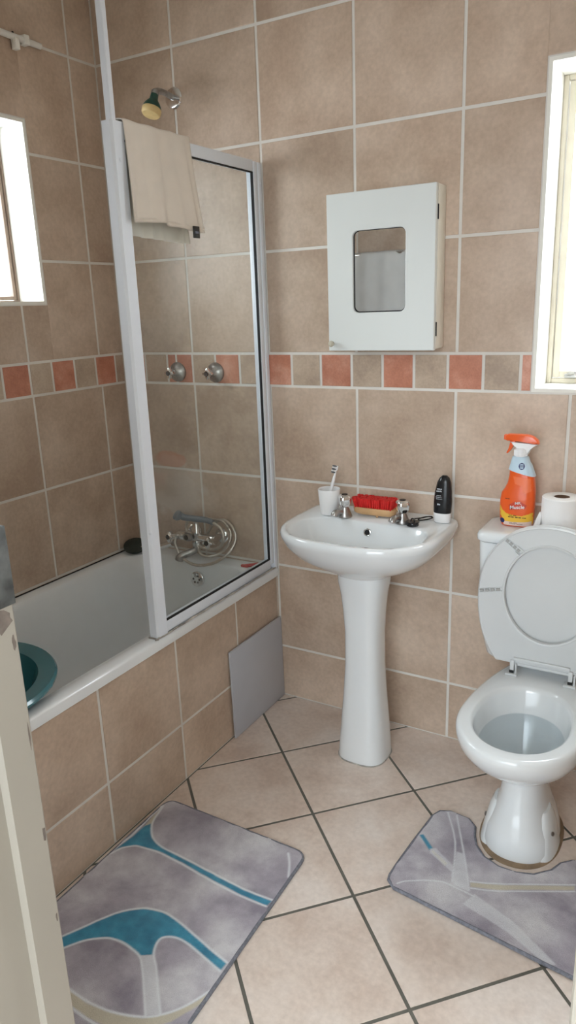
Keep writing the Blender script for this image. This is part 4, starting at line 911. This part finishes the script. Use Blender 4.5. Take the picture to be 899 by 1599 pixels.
M1_CREAM = [ [(0.698, -0.863), (0.692, -0.812), (0.689, -0.757), (0.69, -0.768), (0.701, -0.807), (0.716, -0.843)] , [(0.855, -1.35), (0.866, -1.349), (0.878, -1.347), (0.889, -1.346), (0.915, -1.347), (0.94, -1.348), (0.965, -1.35), (0.986, -1.347), (1.007, -1.344), (1.028, -1.341), (1.051, -1.334), (1.074, -1.327), (1.096, -1.319), (1.112, -1.306), (1.127, -1.293), (1.143, -1.28), (1.152, -1.266), (1.161, -1.252), (1.17, -1.238), (1.178, -1.221), (1.185, -1.204), (1.193, -1.187), (1.198, -1.202), (1.191, -1.218), (1.185, -1.233), (1.178, -1.249), (1.17, -1.264), (1.163, -1.28), (1.155, -1.295), (1.142, -1.308), (1.128, -1.321), (1.115, -1.334), (1.095, -1.345), (1.074, -1.357), (1.053, -1.368), (1.032, -1.37), (1.011, -1.372), (0.989, -1.374), (0.966, -1.373), (0.942, -1.372), (0.918, -1.372), (0.906, -1.372), (0.893, -1.373), (0.881, -1.374)] ]
M1_PALE = [ [(0.984, -1.202), (1.011, -1.221), (1.097, -1.31), (1.125, -1.295), (1.04, -1.205), (1.012, -1.183)] ]
M1_WHITE = [ [(0.763, -1.28), (0.775, -1.259), (0.81, -1.196), (0.847, -1.134), (0.896, -1.09), (0.948, -1.074), (0.993, -1.077), (1.059, -1.092), (1.123, -1.107), (1.177, -1.119)],[(0.786, -1.301), (0.802, -1.282), (0.835, -1.235), (0.872, -1.206), (0.904, -1.194), (0.946, -1.194), (0.984, -1.202), (1.01, -1.221), (1.056, -1.267), (1.097, -1.31)],[(1.176, -1.145), (1.119, -1.132), (1.068, -1.121), (1.027, -1.12), (1.001, -1.134), (0.998, -1.155), (1.012, -1.183), (1.038, -1.206), (1.083, -1.252), (1.122, -1.291)],[(0.851, -1.346), (0.885, -1.344), (0.961, -1.346), (1.026, -1.339), (1.094, -1.316), (1.141, -1.278), (1.168, -1.235), (1.19, -1.184)],[(0.885, -1.378), (0.92, -1.373), (0.992, -1.377), (1.056, -1.371), (1.119, -1.338)] , [(0.689, -0.757), (0.704, -0.817), (0.722, -0.85), (0.754, -0.88), (0.8, -0.896), (0.874, -0.9), (0.992, -0.909), (1.089, -0.916), (1.174, -0.912)],[(0.687, -0.985), (0.702, -0.952), (0.724, -0.931), (0.75, -0.923), (0.809, -0.917), (0.891, -0.922), (1.003, -0.934), (1.098, -0.939), (1.171, -0.937)],[(0.683, -0.967), (0.691, -0.903), (0.687, -0.836), (0.686, -0.759)],[(1.127, -0.75), (1.15, -0.783), (1.171, -0.825)] ]
bath_mat('rectangular bath mat in watercolour grey with teal curves, lying against the tub apron', M1_OUT, M1_TEAL, M1_CREAM, M1_PALE, M1_WHITE, lw=.0058)
M2_TEAL =[ [(1.421, -0.515), (1.43, -0.507), (1.472, -0.548), (1.466, -0.559)] ]
M2_CREAM =[ [(1.598, -0.621), (1.665, -0.595), (1.836, -0.509), (1.838, -0.523), (1.669, -0.611), (1.603, -0.635)] , [(1.474, -0.554), (1.526, -0.583), (1.522, -0.595), (1.473, -0.563)] ]
M2_PALE =[ [(1.619, -0.653), (1.726, -0.694), (1.841, -0.769), (1.82, -0.78), (1.721, -0.731), (1.602, -0.698)],[(1.547, -0.62), (1.534, -0.529), (1.555, -0.53), (1.604, -0.653), (1.563, -0.647)],[(1.465, -0.552), (1.48, -0.544), (1.554, -0.593), (1.557, -0.615), (1.471, -0.568)] ]
M2_WHITE =[ [(1.462, -0.387), (1.519, -0.497), (1.556, -0.639)],[(1.489, -0.388), (1.568, -0.561), (1.603, -0.648)],[(1.597, -0.617), (1.664, -0.591), (1.835, -0.504)],[(1.604, -0.639), (1.67, -0.615), (1.839, -0.527)],[(1.433, -0.713), (1.457, -0.689), (1.533, -0.653), (1.622, -0.662)] ]
M2_OUT = [(1.407, -.706), (1.404, -.690), (1.406, -.646), (1.413, -.553), (1.427, -.417), (1.439, -.389), (1.467, -.377), (1.523, -.384), (1.548, -.407), (1.556, -.44), (1.572, -.478), (1.603, -.512), (1.647, -.530), (1.693, -.530), (1.736, -.515), (1.774, -.478), (1.790, -.442), (1.815, -.418), (1.85, -.407), (1.885, -.407), (1.912, -.42), (1.925, -.45), (1.935, -.60), (1.940, -.745), (1.925, -.772), (1.895, -.784), (1.793, -.772), (1.678, -.757), (1.55, -.741), (1.43, -.726)]
bath_mat('contoured grey bath mat wrapped round the foot of the toilet', dens(M2_OUT), M2_TEAL, M2_CREAM, M2_PALE, M2_WHITE, lw=.004)
